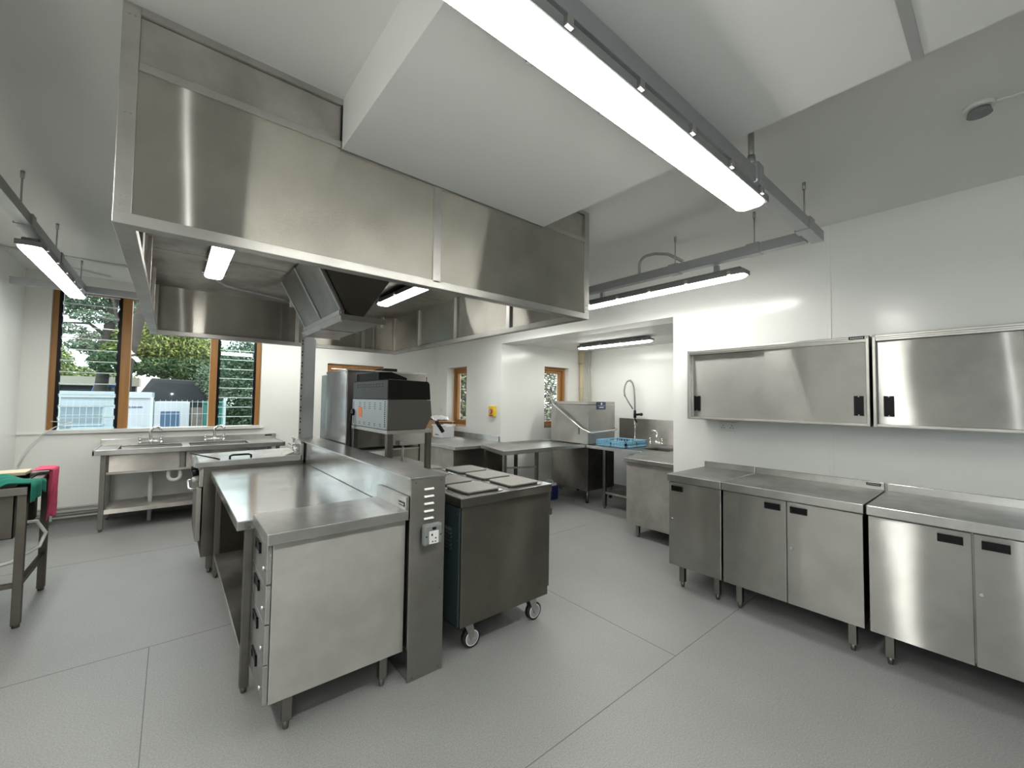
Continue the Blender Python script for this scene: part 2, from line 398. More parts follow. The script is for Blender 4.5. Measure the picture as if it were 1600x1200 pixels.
# ---------------------------------------------------------------- windows
def frame_y(root, x0, x1, z0, z1, y0, y1, t, nm='window_frame'):
    m = MB(); m.box(x0, y0, z0, x0+t, y1, z1, b=.003); m.box(x1-t, y0, z0, x1, y1, z1, b=.003)
    m.box(x0+t, y0, z0, x1-t, y1, z0+t, b=.003); m.box(x0+t, y0, z1-t, x1-t, y1, z1, b=.003)
    return m.build(nm, 'oak', root)
win = thing('window_1', 'wide oak framed window with glass louvres at both sides, over the far sinks', 'window', (0, YF+.1, 1.05)); del win['label']; del win['category']; win['kind'] = 'structure'
x0, x1, z0, z1 = WF; ya, yb = YF+.06, YF+.16
m = MB(); m.box(x0, ya, z0, x0+.05, yb, z1, b=.003); m.box(x1-.06, ya, z0, x1, yb, z1, b=.003)
m.box(x0+.05, ya, z1-.06, x1-.06, yb, z1, b=.003)
m.build('window_frame', 'oak', win)
for a, b in ((-.50, -.41), (.405, .485)):
    MB().box(a, ya-.01, z0+.03, b, yb, z1-.06, b=.003).build('mullion', 'oak', win)
MB().box(x0, YF-.03, z0-.015, x1, ya+.1, z0+.028, b=.003).build('window_sill', 'white_plastic', win)
MB().box(-.41, YF+.115, z0+.03, .405, YF+.12, z1-.06).build('pane', 'pane_glass', win)
for (a, b) in ((-1.04, -.50), (.485, .95)):
    m = MB(); m.box(a, ya-.005, z0+.03, a+.028, ya+.05, z1-.06); m.box(b-.028, ya-.005, z0+.03, b, ya+.05, z1-.06)
    nb = 12; pitch = (z1-z0-.09)/nb
    for k in range(nb):
        zc = z0+.03+pitch*(k+.5)
        for xx in (a+.028, b-.036): m.box(xx, ya-.02, zc-.045, xx+.008, ya+.02, zc+.045)
    m.build('louvre_carrier', 'black_plastic', win)
    for k in range(nb):
        zc = z0+.03+pitch*(k+.5); t = math.radians(32 if a < 0 else 10); hh = pitch*.56
        c, s_ = math.cos(t)*hh, math.sin(t)*hh; yc = ya+.022
        m = MB(); m.prism([(yc-s_, zc-c), (yc-s_+.006, zc-c), (yc+s_+.006, zc+c), (yc+s_, zc+c)], 'x', a+.03, b-.03)
        m.box(a+.03, yc-s_-.002, zc-c-.005, b-.03, yc-s_+.008, zc-c+.005, mi=1)
        m.build('louvre_blade', ['louvre_glass', 'glass_edge'], win)
m = MB(); pts = [(-.86, 6.95, 1.17), (-1.0, 6.93, 1.12), (-1.10, 6.94, 1.04), (-1.18, 6.93, .93), (-1.23, 6.92, .82), (-1.26, 6.90, .70)]
m.tube(pts, .006, 8); m.tube([(-.86, 6.95, 1.17), (-.95, 7.0, 1.17), (-1.05, 7.03, 1.18)], .005, 8)
tag(m.build('opening_cord', 'white_plastic'), 'white cord hanging from the far window down its left side', 'cord')
win = thing('window_2', '', '', (2.4, YF+.1, 1.03)); del win['label']; del win['category']; win['kind'] = 'structure'
frame_y(win, *W2, YF+.04, YF+.14, .07); frame_y(win, 2.01, 2.79, 1.11, 1.97, YF+.06, YF+.12, .05, 'sash')
MB().box(2.06, YF+.09, 1.16, 2.74, YF+.095, 1.92).build('pane', 'pane_glass', win)
win = thing('window_3', '', '', (XR+.2, 6.3, 1.03)); del win['label']; del win['category']; win['kind'] = 'structure'
def frame_x(root, y0, y1, z0, z1, x0, x1, t, nm='window_frame'):
    m = MB(); m.box(x0, y0, z0, x1, y0+t, z1, b=.003); m.box(x0, y1-t, z0, x1, y1, z1, b=.003)
    m.box(x0, y0+t, z0, x1, y1-t, z0+t, b=.003); m.box(x0, y0+t, z1-t, x1, y1-t, z1, b=.003)
    return m.build(nm, 'oak', root)
frame_x(win, *W3, XR+.15, XR+.25, .05); frame_x(win, W3[0]+.05, W3[1]-.05, W3[2]+.05, W3[3]-.05, XR+.17, XR+.23, .05, 'sash')
MB().box(XR+.2, W3[0]+.1, W3[2]+.1, XR+.205, W3[1]-.1, W3[3]-.1).build('pane', 'pane_glass', win)
MB().box(XR, W3[0], W3[2], XR+.15, W3[1], W3[2]+.012, b=.003).build('window_sill', 'oak', win)
win = thing('window_4', '', '', (5.15, A1+.2, 1.04)); del win['label']; del win['category']; win['kind'] = 'structure'
frame_y(win, *W4, A1+.1, A1+.22, .05); frame_y(win, W4[0]+.05, W4[1]-.05, W4[2]+.05, W4[3]-.05, A1+.13, A1+.19, .05, 'sash')
MB().box(W4[0]+.1, A1+.16, W4[2]+.1, W4[1]-.1, A1+.165, W4[3]-.1).build('pane', 'pane_glass', win)
MB().box(W4[0], A1, W4[2], W4[1], A1+.1, W4[2]+.01).build('window_sill', 'dark_shade', win)

win = thing('added_window', '', '', (XL-.15, -1.3, 1.05)); del win['label']; del win['category']; win['kind'] = 'structure'  # unseen window added to bring daylight to the left ceiling
frame_x(win, *W5_ADDED, XL-.2, XL-.1, .06); MB().box(XL-.2, -1.33, W5_ADDED[2]+.06, XL-.1, -1.27, W5_ADDED[3]-.06, b=.003).build('mullion', 'oak', win)
MB().box(XL-.152, W5_ADDED[0]+.06, W5_ADDED[2]+.06, XL-.148, -1.33, W5_ADDED[3]-.06).build('pane', 'pane_glass', win); MB().box(XL-.152, -1.27, W5_ADDED[2]+.06, XL-.148, W5_ADDED[1]-.06, W5_ADDED[3]-.06).build('pane', 'pane_glass', win)

# ---------------------------------------------------------------- extraction hood
hx0, hx1, hy0, hy1, hz = -.18, 2.36, 1.97, 5.38, 2.10
hood = thing('extraction_hood', 'large stainless steel extraction hood hanging from the ceiling over the cooking island', 'hood', (1.09, 3.6, hz))
def hp(name, m, mat='steel_hood', par=hood, **k): return m.build(name, mat, par, **k)
hp('front_panel', MB().box(hx0+.05, hy0+.006, hz+.04, 1.068, hy0+.02, 2.67))
hp('front_panel', MB().box(1.112, hy0+.006, hz+.04, hx1-.05, hy0+.02, 2.67))
hp('upper_panel', MB().box(hx0+.05, hy0+.014, 2.70, .575, hy0+.025, 2.87), 'steel_dull')
hp('upper_panel', MB().box(1.88, hy0+.014, 2.70, hx1-.05, hy0+.025, 2.87), 'steel_dull')
m = MB(); m.box(1.066, hy0, hz+.03, 1.114, hy0+.012, 2.69, b=.002)
for z in (2.18, 2.4, 2.62): m.cyl((1.10, hy0-.002, z), (1.10, hy0+.001, z), .004, seg=8)
hp('cover_strip', m, 'steel_frame')
m = MB(); m.box(hx0+.05, hy0, 2.668, .575, hy0+.012, 2.70, b=.002); m.box(1.88, hy0, 2.668, hx1-.05, hy0+.012, 2.70, b=.002); m.box(.575, hy0+.001, 2.652, 1.88, hy0+.012, 2.70)
m.box(hx0+.05, hy0, 2.872, .575, hy0+.015, 2.9); m.box(1.88, hy0, 2.872, hx1-.05, hy0+.015, 2.9); hp('trim_band', m, 'steel_frame')
for (xa, xb, ya_, yb_) in ((hx0, hx0+.05, hy0, hy0+.05), (hx1-.05, hx1, hy0, hy0+.05), (hx0, hx0+.05, hy1-.05, hy1), (hx1-.05, hx1, hy1-.05, hy1)):
    m = MB(); m.box(xa+.0005, ya_+.0005, hz+.04, xb-.0005, yb_-.0005, H, b=.002)
    if ya_ == hy0:
        for z in (2.17, 2.2, 2.5, 2.86): m.cyl((xa+.018, ya_-.003, z), (xa+.018, ya_+.001, z), .004, seg=8); m.cyl((xa+.034, ya_-.003, z), (xa+.034, ya_+.001, z), .003, seg=8)
    hp('corner_post', m, 'steel_frame')
m = MB(); m.box(hx0, hy0, hz, hx1, hy0+.06, hz+.042, b=.002); m.box(hx0, hy1-.06, hz, hx1, hy1, hz+.042, b=.002)
m.box(hx0, hy0+.06, hz, hx0+.06, hy1-.06, hz+.042, b=.002); m.box(hx1-.06, hy0+.06, hz, hx1, hy1-.06, hz+.042, b=.002); hp('bottom_rim', m, 'steel_frame')
hp('side_panel', MB().box(hx0+.01, hy0+.05, hz+.04, hx0+.025, hy1-.05, H)); hp('side_panel', MB().box(hx1-.025, hy0+.05, hz+.04, hx1-.01, hy1-.05, H))
hp('far_panel', MB().box(hx0+.05, hy1-.025, hz+.04, hx1-.05, hy1-.01, H))
hp('canopy_ceiling', MB().box(hx0+.025, hy0+.025, 2.59, hx1-.025, hy1-.025, 2.605), 'steel_dull')
m = MB()
for y in (2.87, 3.77, 4.65): m.box(hx1-.045, y-.025, hz+.04, hx1-.024, y+.025, 2.59, b=.002); m.box(hx0+.024, y-.025, hz+.04, hx0+.045, y+.025, 2.59, b=.002)
m.box(hx0+.024, 2.45, hz+.04, hx0+.06, 2.50, 2.59, b=.002)
for x in (1.12, 1.9): m.box(x-.02, hy1-.042, hz+.04, x+.02, hy1-.024, 2.59, b=.002)
for y in (2.9, 4.0): m.box(hx0+.03, y-.002, 2.586, hx1-.03, y+.002, 2.59)
each(m, 'joint_strip', 'steel_frame', hood)
# V shaped filter housing along the middle of the hood
FA, FB_ = 3.20, 4.26
fb = MB().prism([(.77, 2.59), (1.005, 2.155), (1.12, 2.105), (1.43, 2.59)], 'y', FA, FB_)
fb = hp('filter_housing', fb, 'steel_dark')
P0_, P1_ = Vector((.775, 0, 2.575)), Vector((1.0, 0, 2.16)); nn = Vector((-.88, 0, -.475))*.03
for (a, b) in ((FA+.01, 3.72), (3.74, FB_-.01)):
    m = MB(); q = [P0_, P1_, P1_+nn, P0_+nn]
    m.prism([(v.x, v.z) for v in q], 'y', a, b, b=.002); hp('grease_filter', m, 'steel_mid', fb)
m = MB()
for y in (FA, 3.73, FB_):
    m.bar(P0_+nn*1.05+Vector((0, y, 0)), P1_+nn*1.05+Vector((0, y, 0)), .022, .012)
m.box(.95, FA-.01, 2.125, .985, FB_+.01, 2.158); hp('filter_rail', m, 'galvanised', fb)
m = MB(); m.prism([(.90, 2.088), (.93, 2.055), (1.20, 2.055), (1.25, 2.09), (1.23, 2.095), (1.19, 2.065), (.94, 2.065), (.91, 2.098)], 'y', 3.02, 4.12)
m.box(.91, 3.015, 2.055, 1.24, 3.025, 2.095); m.box(.91, 4.115, 2.055, 1.24, 4.125, 2.095); m.box(.92, 3.56, 2.05, 1.23, 3.572, 2.058)
for p_ in ((.93, 3.06), (.93, 4.09), (1.23, 3.06)): m.cyl((p_[0], p_[1], 2.04), (p_[0], p_[1], 2.12), .011, seg=10)
hp('drip_tray', m, 'steel_frame', fb)
m = MB(); m.tube([(.26, 4.46, 2.575), (.28, 4.5, 2.53), (.36, 4.53, 2.50), (.92, 4.6, 2.46)], .012)
m.cyl((.90, 4.58, 2.40), (.90, 4.58, 2.52), .018); m.cyl((.90, 4.58, 2.46), (1.05, 4.62, 2.46), .014); hp('conduit', m, 'galvanised')

# ---------------------------------------------------------------- batten lights
def batten(label, cx, cy, z, length, axis, width=.13, group=None, mat='diffuser', hang=True, hangz=2.584):
    """axis: direction it runs; z: underside of the diffuser"""
    L = length/2
    t = thing('batten_light', label, 'light', (cx, cy, z), group)
    def P(u, v, ww):     # u along, v across
        return (cx+u, cy+v, ww) if axis == 'x' else (cx+v, cy+u, ww)
    hw = width/2
    prof = [(-hw*.98, z+.030), (-hw*.97, z+.018), (-hw*.86, z+.006), (-hw*.6, z), (hw*.6, z), (hw*.86, z+.006), (hw*.97, z+.018), (hw*.98, z+.030)]
    m = MB()
    secs = [(-L, .62, .016), (-L+.02, .9, .005), (-L+.05, 1, 0), (L-.05, 1, 0), (L-.02, .9, .005), (L, .62, .016)]
    rings = []
    for u, s_, dz in secs:
        rings.append([m.bm.verts.new(P(u, v*s_, min(zz+dz, z+.030))) for v, zz in prof])
    for a, b in zip(rings, rings[1:]):
        for k in range(len(prof)-1):
            m.bm.faces.new((a[k], a[k+1], b[k+1], b[k])).smooth = True
        m.bm.faces.new((a[-1], a[0], b[0], b[-1]))
    m.bm.faces.new(rings[0]); m.bm.faces.new(rings[-1][::-1])
    bmesh.ops.recalc_face_normals(m.bm, faces=m.bm.faces)
    for f in m.bm.faces:
        f.normal_update()
        if abs(f.normal.z) < 0.80: f.material_index = 1
    m.build('diffuser', [mat, 'diffuser_side'], t)
    m = MB(); a = P(-L-.004, -hw-.004, 0); b = P(L+.004, hw+.004, 0)
    m.box(a[0], a[1], z+.020, b[0], b[1], z+.055, b=.004)
    a = P(-L+.03, -hw*.7, 0); b = P(L-.03, hw*.7, 0); m.box(a[0], a[1], z+.055, b[0], b[1], z+.082, b=.008)
    m.build('housing', 'grey_plastic', t)
    m = MB(); n = max(2, int(length/.3))
    for i in range(n):
        for s_ in (-1, 1):
            c = P(-L+.1+(length-.2)*i/(n-1), s_*(hw+.005), 0); m.box(c[0]-.012, c[1]-.012, z+.024, c[0]+.012, c[1]+.012, z+.052)
    each(m, 'clip', 'steel_frame', t)
    if hang:
        for s_ in (-.72, .72):
            c = P(s_*L, 0, 0); MB().box(c[0]-.018, c[1]-.018, z+.08, c[0]+.018, c[1]+.018, hangz, b=.002).build('bracket', 'galvanised', t)
    return t
batten('long bright batten light nearest the camera, under the boxed duct', 1.255, .785, 2.445, 1.84, 'x', .13)
batten('batten light hanging beside the wall cabinets, under grey trunking', 3.30, 2.02, 2.45, 1.56, 'y', .11)
batten('batten light at the left, pointing at the louvred window', -.755, 5.02, 2.45, 1.86, 'y', .12)
batten('unseen batten light added behind the camera on the left hand trunking', -.755, -.9, 2.45, 1.86, 'y', .12)  # added lamp out of view, raises the room brightness
batten('unseen batten light added on the left hand trunking, just out of view', -.755, 2.0, 2.45, 1.86, 'y', .12)  # added to light the left ceiling and wall
batten('unseen batten light added on the right hand trunking, hidden behind the hood', 3.30, 4.15, 2.45, 1.56, 'y', .11)  # added behind the hood to brighten the walls
batten('unseen batten light added under the trunking above the far sinks, hidden by the hood', 1.25, 6.30, 2.45, 1.56, 'x', .11)  # added out of sight to light the far wall
t = batten('batten light fixed to the low ceiling of the dishwashing alcove', 5.0, 3.72, 2.315, 1.28, 'y', .11, hang=False)
for x, lab in ((.245, 'small lamp inside the hood, left of the filter housing'), (1.745, 'small lamp inside the hood, right of the filter housing')):
    l = batten(lab, x, 3.86, 2.50, 1.02, 'y', .13, mat='hood_diffuser', hang=False); l.name = 'hood_light'

# ---------------------------------------------------------------- trunking
def trunking(label, p0, p1, rods, coup, nm='cable_trunking'):
    x0, y0 = p0; x1, y1 = p1
    t = thing(nm, label, 'cable trunking', ((x0+x1)/2, (y0+y1)/2, 2.585))
    z0_, z1_ = 2.585, 2.655
    if abs(x1-x0) > abs(y1-y0): MB().box(x0, y0-.035, z0_, x1, y0+.035, z1_, b=.002).build('channel', 'galvanised', t)
    else: MB().box(x0-.035, y0, z0_, x0+.035, y1, z1_, b=.002).build('channel', 'galvanised', t)
    for (x, y) in coup:
        m = MB(); m.box(x-.043, y-.043, z0_-.006, x+.043, y+.043, z1_+.006, b=.002); m.build('coupler', 'galvanised', t)
    for (x, y) in rods:
        m = MB(); m.cyl((x, y, z1_-.01), (x, y, H-.03), .005, seg=8); m.cyl((x, y, H-.045), (x, y, H), .010, seg=8); m.cyl((x, y, z1_), (x, y, z1_+.012), .011, seg=6); m.build('hanging_rod', 'galvanised', t)
    return t
trunking('grey steel trunking carrying the nearest batten light, running across under the duct', (-.73, .80), (3.32, .80), [(3.04, .80)], [(3.04, .80)])
trunking('grey steel trunking along the right wall, above the batten light by the cabinets', (3.25, .845), (3.25, 5.2), [(3.25, 1.165), (3.25, 1.78), (3.25, 3.2), (3.25, 4.4)], [(3.25, 1.165), (3.25, 1.78), (3.25, 3.2), (3.25, 4.4)])
trunking('grey steel trunking at the left, running towards the louvred window', (-.77, YB+.05), (-.77, 6.24), [(-.77, 3.94), (-.77, 4.98), (-.77, 6.18)], [(-.77, 4.05), (-.77, 4.98)])
trunking('grey steel trunking crossing above the louvred window', (-1.27, 6.30), (2.9, 6.30), [(2.2, 6.3)], [(-.1, 6.3), (1.5, 6.3)])
m = MB(); m.tube([(2.20, .80, 2.9), (2.20, .80, 2.68)], .014); m.cyl((2.20, .80, 2.74), (2.20, .80, 2.68), .017, .024)
m.box(2.155, .752, 2.572, 2.245, .848, 2.69, b=.02); m.tube([(2.20, .765, 2.58), (2.205, .76, 2.54), (2.185, .765, 2.50)], .006)
tag(m.build('conduit_drop', 'galvanised'), 'grey conduit and junction box at the end of the nearest batten light', 'conduit')
m = MB(); m.tube([(3.27, 2.14, 2.63)]+arc((2.06, 2.74), .08, 0, 90, 6, lambda u, v: (3.27, u, v))+[(3.27, 1.98, 2.815), (3.27, 1.86, 2.78), (3.27, 1.72, 2.68)], .013)
tag(m.build('bent_conduit', 'galvanised'), 'bent galvanised conduit arching off the right hand trunking', 'conduit')
m = MB(); m.tube([(XL+.01, 6.05, 2.885), (1.5, 6.12, 2.885)], .011); m.tube([(-1.1, 6.4, 2.885), (-.6, 6.75, 2.885)], .009)
tag(m.build('ceiling_conduit', 'white_plastic'), 'thin white conduit clipped across the ceiling at the far left', 'conduit')
t = thing('smoke_detector', 'round grey smoke detector on the ceiling at upper right', 'smoke detector', (2.85, .06, H))
MB().cyl((2.85, .06, H), (2.85, .06, H-.02), .055, .05, 24).build('base', 'white_plastic', t)
m = MB(); m.cyl((2.85, .06, H-.02), (2.85, .06, H-.045), .035, .042, 24); m.build('sensor', 'grey_plastic', t)
m = MB(); m.tube([(2.85, .03, 2.893), (2.9, -.4, 2.893), (3.0, -1.6, 2.893)], .007); tag(m.build('detector_cable', 'ceiling_paint'), 'thin painted cable leading to the smoke detector', 'cable')

# ---------------------------------------------------------------- base cabinets on the right
def foot(root, x, y, ztop, s_=.04, mat='steel_leg', nm='leg'):
    m = MB(); m.box(x-s_/2, y-s_/2, .04, x+s_/2, y+s_/2, ztop, b=.002); m.cyl((x, y, 0), (x, y, .045), s_*.28, s_*.42, 12)
    return m.build(nm, mat, root)
def pull_x(par, xf, y0, y1, z0, z1):
    """recessed black pull on a face looking towards -x"""
    m = MB(); m.box(xf-.004, y0, z0, xf+.002, y1, z1, b=.0015); m.box(xf-.007, y0, z0, xf-.002, y0+.008, z1); m.box(xf-.007, y1-.008, z0, xf-.002, y1, z1)
    m.box(xf-.009, y0, z1-.010, xf-.002, y1, z1); m.box(xf-.007, y0, z0, xf-.002, y1, z0+.006); return m.build('handle', 'black_plastic', par)
def lock_x(par, xf, y, z):
    return MB().cyl((xf+.001, y, z), (xf-.010, y, z), .009, .008, 14).build('lock', 'chrome', par)
def base_cabinet(label, y0, y1, doors, legs, logo=False):
    t = thing('base_cabinet', label, 'cabinet', (3.58, (y0+y1)/2, 0), 'base cabinets along the right wall')
    MB().box(3.27, y0+.012, .165, 3.90, y1-.012, .84).build('body', 'steel_dull', t)
    m = MB(); m.box(3.228, y0+.001, .843, 3.905, y1-.001, .90, b=.004); m.build('worktop', 'steel_top', t)
    m = MB(); m.box(3.895, y0+.001, .895, 3.916, y1-.001, .95, b=.003); m.build('upstand', 'steel_top', t)
    for (a, b, hy, ly) in doors:
        d = MB().box(3.248, a, .158, 3.268, b, .835, b=.002).build('door', 'steel_panel', t)
        if hy is not None: pull_x(d, 3.248, hy-.048, hy+.048, .765, .808)
        if ly is not None: lock_x(d, 3.248, ly, .532)
    for (x, y) in legs: foot(t, x, y, .166)
    if logo:
        m = MB(); m.box(3.892, y0+.02, .922, 3.896, y0+.10, .940, b=.001); l = m.build('maker_plate', 'black_plastic', t)
        m = MB()
        for k in range(8): m.box(3.8908, y0+.027+k*.0085, .928, 3.892, y0+.032+k*.0085, .935)
        m.build('lettering', 'pale_mark', l)
    return t
base_cabinet('narrow steel base cabinet with one door, farthest of the run by the alcove corner', 1.407, 1.845, [(1.415, 1.838, 1.765, 1.806)], [(3.27, 1.73), (3.27, 1.45), (3.84, 1.73), (3.84, 1.45)])
base_cabinet('two-door steel base cabinet in the middle of the run, black plate on its upstand', .572, 1.405, [(.985, 1.398, 1.066, None), (.58, .979, .911, .953)], [(3.27, 1.29), (3.27, .64), (3.84, 1.29), (3.84, .64)], True)
base_cabinet('two-door steel base cabinet nearest the camera at the right edge', -.62, .562, [(.140, .555, .218, None), (-.612, .134, .058, .111)], [(3.27, .47), (3.27, -.5), (3.84, .47), (3.84, -.5)])
def wall_cabinet(label, y0, y1, split, pa, pb, logo):
    t = thing('wall_cabinet', label, 'cabinet', (3.77, (y0+y1)/2, 1.35), 'wall cabinets with sliding doors')
    m = MB(); m.box(3.625, y0, 1.353, 3.915, y0+.02, 1.967, b=.002); m.box(3.625, y1-.02, 1.353, 3.915, y1, 1.967, b=.002)
    m.box(3.625, y0+.02, 1.353, 3.915, y1-.02, 1.372); m.box(3.625, y0+.02, 1.948, 3.915, y1-.02, 1.967); m.box(3.89, y0+.02, 1.372, 3.915, y1-.02, 1.948)
    m.build('body', 'steel_panel', t)
    m = MB(); m.box(3.605, y0, 1.925, 3.63, y1, 1.968, b=.003); m.box(3.600, y0+.012, 1.938, 3.606, y1-.012, 1.95, b=.002); m.box(3.598, y0, 1.95, 3.606, y1, 1.962, b=.002)
    m.build('top_track', 'steel_frame', t)
    m = MB(); m.box(3.605, y0, 1.352, 3.63, y1, 1.372, b=.003); m.box(3.598, y0, 1.357, 3.606, y1, 1.363, b=.002); m.build('bottom_track', 'steel_frame', t)
    m = MB(); m.box(3.598, y0, 1.352, 3.63, y0+.018, 1.968, b=.003); m.box(3.598, y1-.018, 1.352, 3.63, y1, 1.968, b=.003); each(m, 'side_edge', 'steel_frame', t)
    # far door behind, near door in front (or the other way round)
    d = MB().box(3.637, split-.03, 1.372, 3.647, y1-.02, 1.925, b=.001).build('sliding_door', 'steel_panel', t)
    if pa: pull_v(d, 3.637, *pa)
    d = MB().box(3.615, y0+.02, 1.372, 3.625, split, 1.925, b=.001).build('sliding_door', 'steel_panel', t)
    if pb: pull_v(d, 3.615, *pb)
    if logo:
        l = MB().box(3.594, logo, 1.945, 3.600, logo+.085, 1.965, b=.001).build('maker_plate', 'black_plastic', t); m = MB()
        for k in range(8): m.box(3.5928, logo+.008+k*.009, 1.951, 3.594, logo+.013+k*.009, 1.958)
        m.build('lettering', 'pale_mark', l)
    return t
def pull_v(par, xf, y0, y1):
    m = MB(); z0, z1 = 1.425, 1.558
    m.box(xf-.003, y0, z0, xf+.002, y1, z1, b=.001); m.box(xf-.006, y0, z0, xf-.002, y0+.006, z1); m.box(xf-.006, y1-.006, z0, xf-.002, y1, z1)
    m.box(xf-.006, y0, z1-.008, xf-.002, y1, z1); m.box(xf-.006, y0, z0, xf-.002, y1, z0+.008)
    h = m.build('handle', 'black_plastic', par)
    m = MB(); m.cyl((xf-.006, (y0+y1)/2, z1-.004), (xf-.008, (y0+y1)/2, z1-.004), .003, seg=8); m.cyl((xf-.006, (y0+y1)/2, z0+.004), (xf-.008, (y0+y1)/2, z0+.004), .003, seg=8); m.build('screw', 'chrome', h)
wall_cabinet('steel wall cabinet with two sliding doors, beside the alcove and above the narrow cabinet', .593, 1.857, 1.232, (1.757, 1.812), (.628, .680), .615)
wall_cabinet('steel wall cabinet cut off by the right edge of the photo', -.69, .578, -.06, (.478, .530), None, None)
# sockets
def socket(label, x, y, z, w_, h_, gang, axis='x', box='white_plastic'):
    t = thing('wall_socket', label, 'socket', (x, y, z))
    if axis == 'x':
        MB().box(x, y-w_/2, z-h_/2, x-.012, y+w_/2, z+h_/2, b=.003).build('plate', box, t)
        m = MB()
        for g in range(gang):
            yy = y+(g-(gang-1)/2)*w_/gang
            for dy, dz in ((0, .008), (-.011, -.012), (.011, -.012)): m.box(x-.0135, yy+dy-.003, z+dz-.004, x-.011, yy+dy+.003, z+dz+.004)
        m.build('pin_hole', 'black_plastic', t)
    return t
socket('white double socket on the wall just below the left wall cabinet', XR, 1.64, 1.285, .15, .085, 2)
socket('white socket on the wall beside the small far window', XR, 6.80, 1.30, .09, .085, 1)
t = thing('isolator_switch', 'yellow isolator switch with a red dial, near the alcove corner', 'switch', (XR, 5.19, 1.31))
MB().box(XR-.045, 5.115, 1.235, XR, 5.26, 1.40, b=.006).build('switch_box', 'yellow', t)
m = MB(); m.cyl((XR-.045, 5.19, 1.315), (XR-.058, 5.19, 1.315), .042, .038, 24); k = m.build('dial', 'red', t)
m = MB(); m.box(XR-.072, 5.182, 1.29, XR-.058, 5.198, 1.34, b=.003); m.build('knob', 'pale_mark', k)
MB().box(XR-.047, 5.135, 1.243, XR-.044, 5.235, 1.262).build('label_strip', 'red', t)

# ---------------------------------------------------------------- island: drawer unit
t = thing('drawer_unit', 'steel drawer unit with four drawers at the near end of the island', 'drawer unit', (.68, 2.28, 0))
MB().box(.372, 2.09, .152, .998, 2.475, .845, b=.002).build('body', 'steel_matte', t)
MB().box(.345, 2.066, .848, 1.006, 2.475, .90, b=.004).build('worktop', 'steel_top', t)
u = MB().box(.988, 2.07, .898, 1.007, 2.475, .972, b=.003).build('upstand', 'steel_top', t)
l = MB().box(.985, 2.085, .918, .989, 2.155, .940, b=.001).build('maker_plate', 'black_plastic', u); m = MB()
for k in range(7): m.box(.9838, 2.091+k*.0085, .925, .985, 2.096+k*.0085, .933)
m.build('lettering', 'pale_mark', l)
for k in range(4):
    za = .155+k*.1725
    d = MB().box(.350, 2.095, za, .370, 2.472, za+.167, b=.002).build('drawer', 'steel_panel', t)
    m = MB(); m.box(.347, 2.26, za+.09, .352, 2.37, za+.14, b=.001); m.box(.343, 2.26, za+.09, .348, 2.268, za+.14); m.box(.343, 2.362, za+.09, .348, 2.37, za+.14); m.box(.343, 2.26, za+.132, .348, 2.37, za+.14); m.build('handle', 'black_plastic', d)
    lock_x(d, .350, 2.135, za+.062)
for (x, y) in ((.453, 2.125), (.90, 2.125), (.453, 2.44), (.90, 2.44)): foot(t, x, y, .153, .04)
# prep table
t = thing('prep_table', 'long steel preparation table with undershelf behind the drawer unit', 'table', (.64, 3.35, 0))
m = MB(); m.box(.277, 2.478, .822, 1.006, 4.30, .870, b=.004); m.build('worktop', 'steel_polished', t)
for (x, y) in ((.335, 2.51), (.335, 4.22), (.93, 2.51), (.93, 4.22)):
    m = MB(); m.box(x-.02, y-.02, .03, x+.02, y+.02, .823, b=.002); m.cyl((x, y, 0), (x, y, .035), .012, .018, 12); m.build('leg', 'steel_leg', t)
m = MB(); m.box(.318, 2.535, .165, .96, 4.20, .195, b=.003); m.build('undershelf', 'steel_dull', t)
# service spine
t = thing('service_spine', 'long steel service spine with vent slots in its near end, running down the island', 'service duct', (1.11, 3.5, 0))
m = MB(); m.box(1.010, 2.062, .002, 1.214, 4.85, 1.068, b=.003); m.build('casing', 'steel_polished', t)
MB().box(1.008, 2.050, .002, 1.216, 2.062, 1.066, b=.002).build('end_plate', 'steel_mid', t)
m = MB(); m.box(1.002, 2.046, 1.062, 1.222, 4.87, 1.074, b=.002); m.build('top_cover', 'steel_top', t)
m = MB(); m.box(1.214, 2.12, .10, 1.245, 4.8, .82, b=.002)
for z in (.25, .45, .65): m.cyl((1.235, 2.118, z), (1.235, 2.112, z), .005, seg=8)
m.build('pipe_cover', 'galvanised', t)
for k in range(5):
    z = .847+k*.040; m = MB(); m.prism([(2.051, z-.007), (2.040, z-.007), (2.039, z-.004), (2.051, z+.003)], 'x', 1.085, 1.142); m.build('vent_slot', 'slot_light_white', t)  # pale lips: light through the slots put into their colour
m = MB()
for (x, z) in ((1.035, 1.045), (1.19, 1.045), (1.035, .02), (1.19, .02), (1.19, .45)): m.cyl((x, 2.052, z), (x, 2.048, z), .004, seg=8)
m.build('screw', 'steel_dark', t)
t = thing('surface_socket', 'grey surface-mounted socket box on the near end of the service spine', 'socket', (1.125, 2.045, .76))
MB().box(1.072, 2.012, .705, 1.182, 2.052, .818, b=.012).build('back_box', 'grey_plastic', t)
m = MB(); m.box(1.099, 2.006, .716, 1.155, 2.013, .783, b=.002); k = m.build('face_plate', 'white_plastic', t)
m = MB(); m.box(1.11, 2.004, .760, 1.118, 2.0065, .770); m.box(1.132, 2.004, .742, 1.140, 2.0065, .748); m.box(1.115, 2.004, .725, 1.121, 2.0065, .732); m.box(1.13, 2.004, .725, 1.14, 2.0065, .729); m.build('marking', 'black_plastic', k)
m = MB(); m.box(1.118, 2.006, .790, 1.14, 2.013, .803, b=.002); m.cyl((1.084, 2.0135, .757), (1.084, 2.009, .757), .004, seg=8); m.cyl((1.17, 2.0135, .757), (1.17, 2.009, .757), .004, seg=8); m.build('screw', 'black_plastic', t)
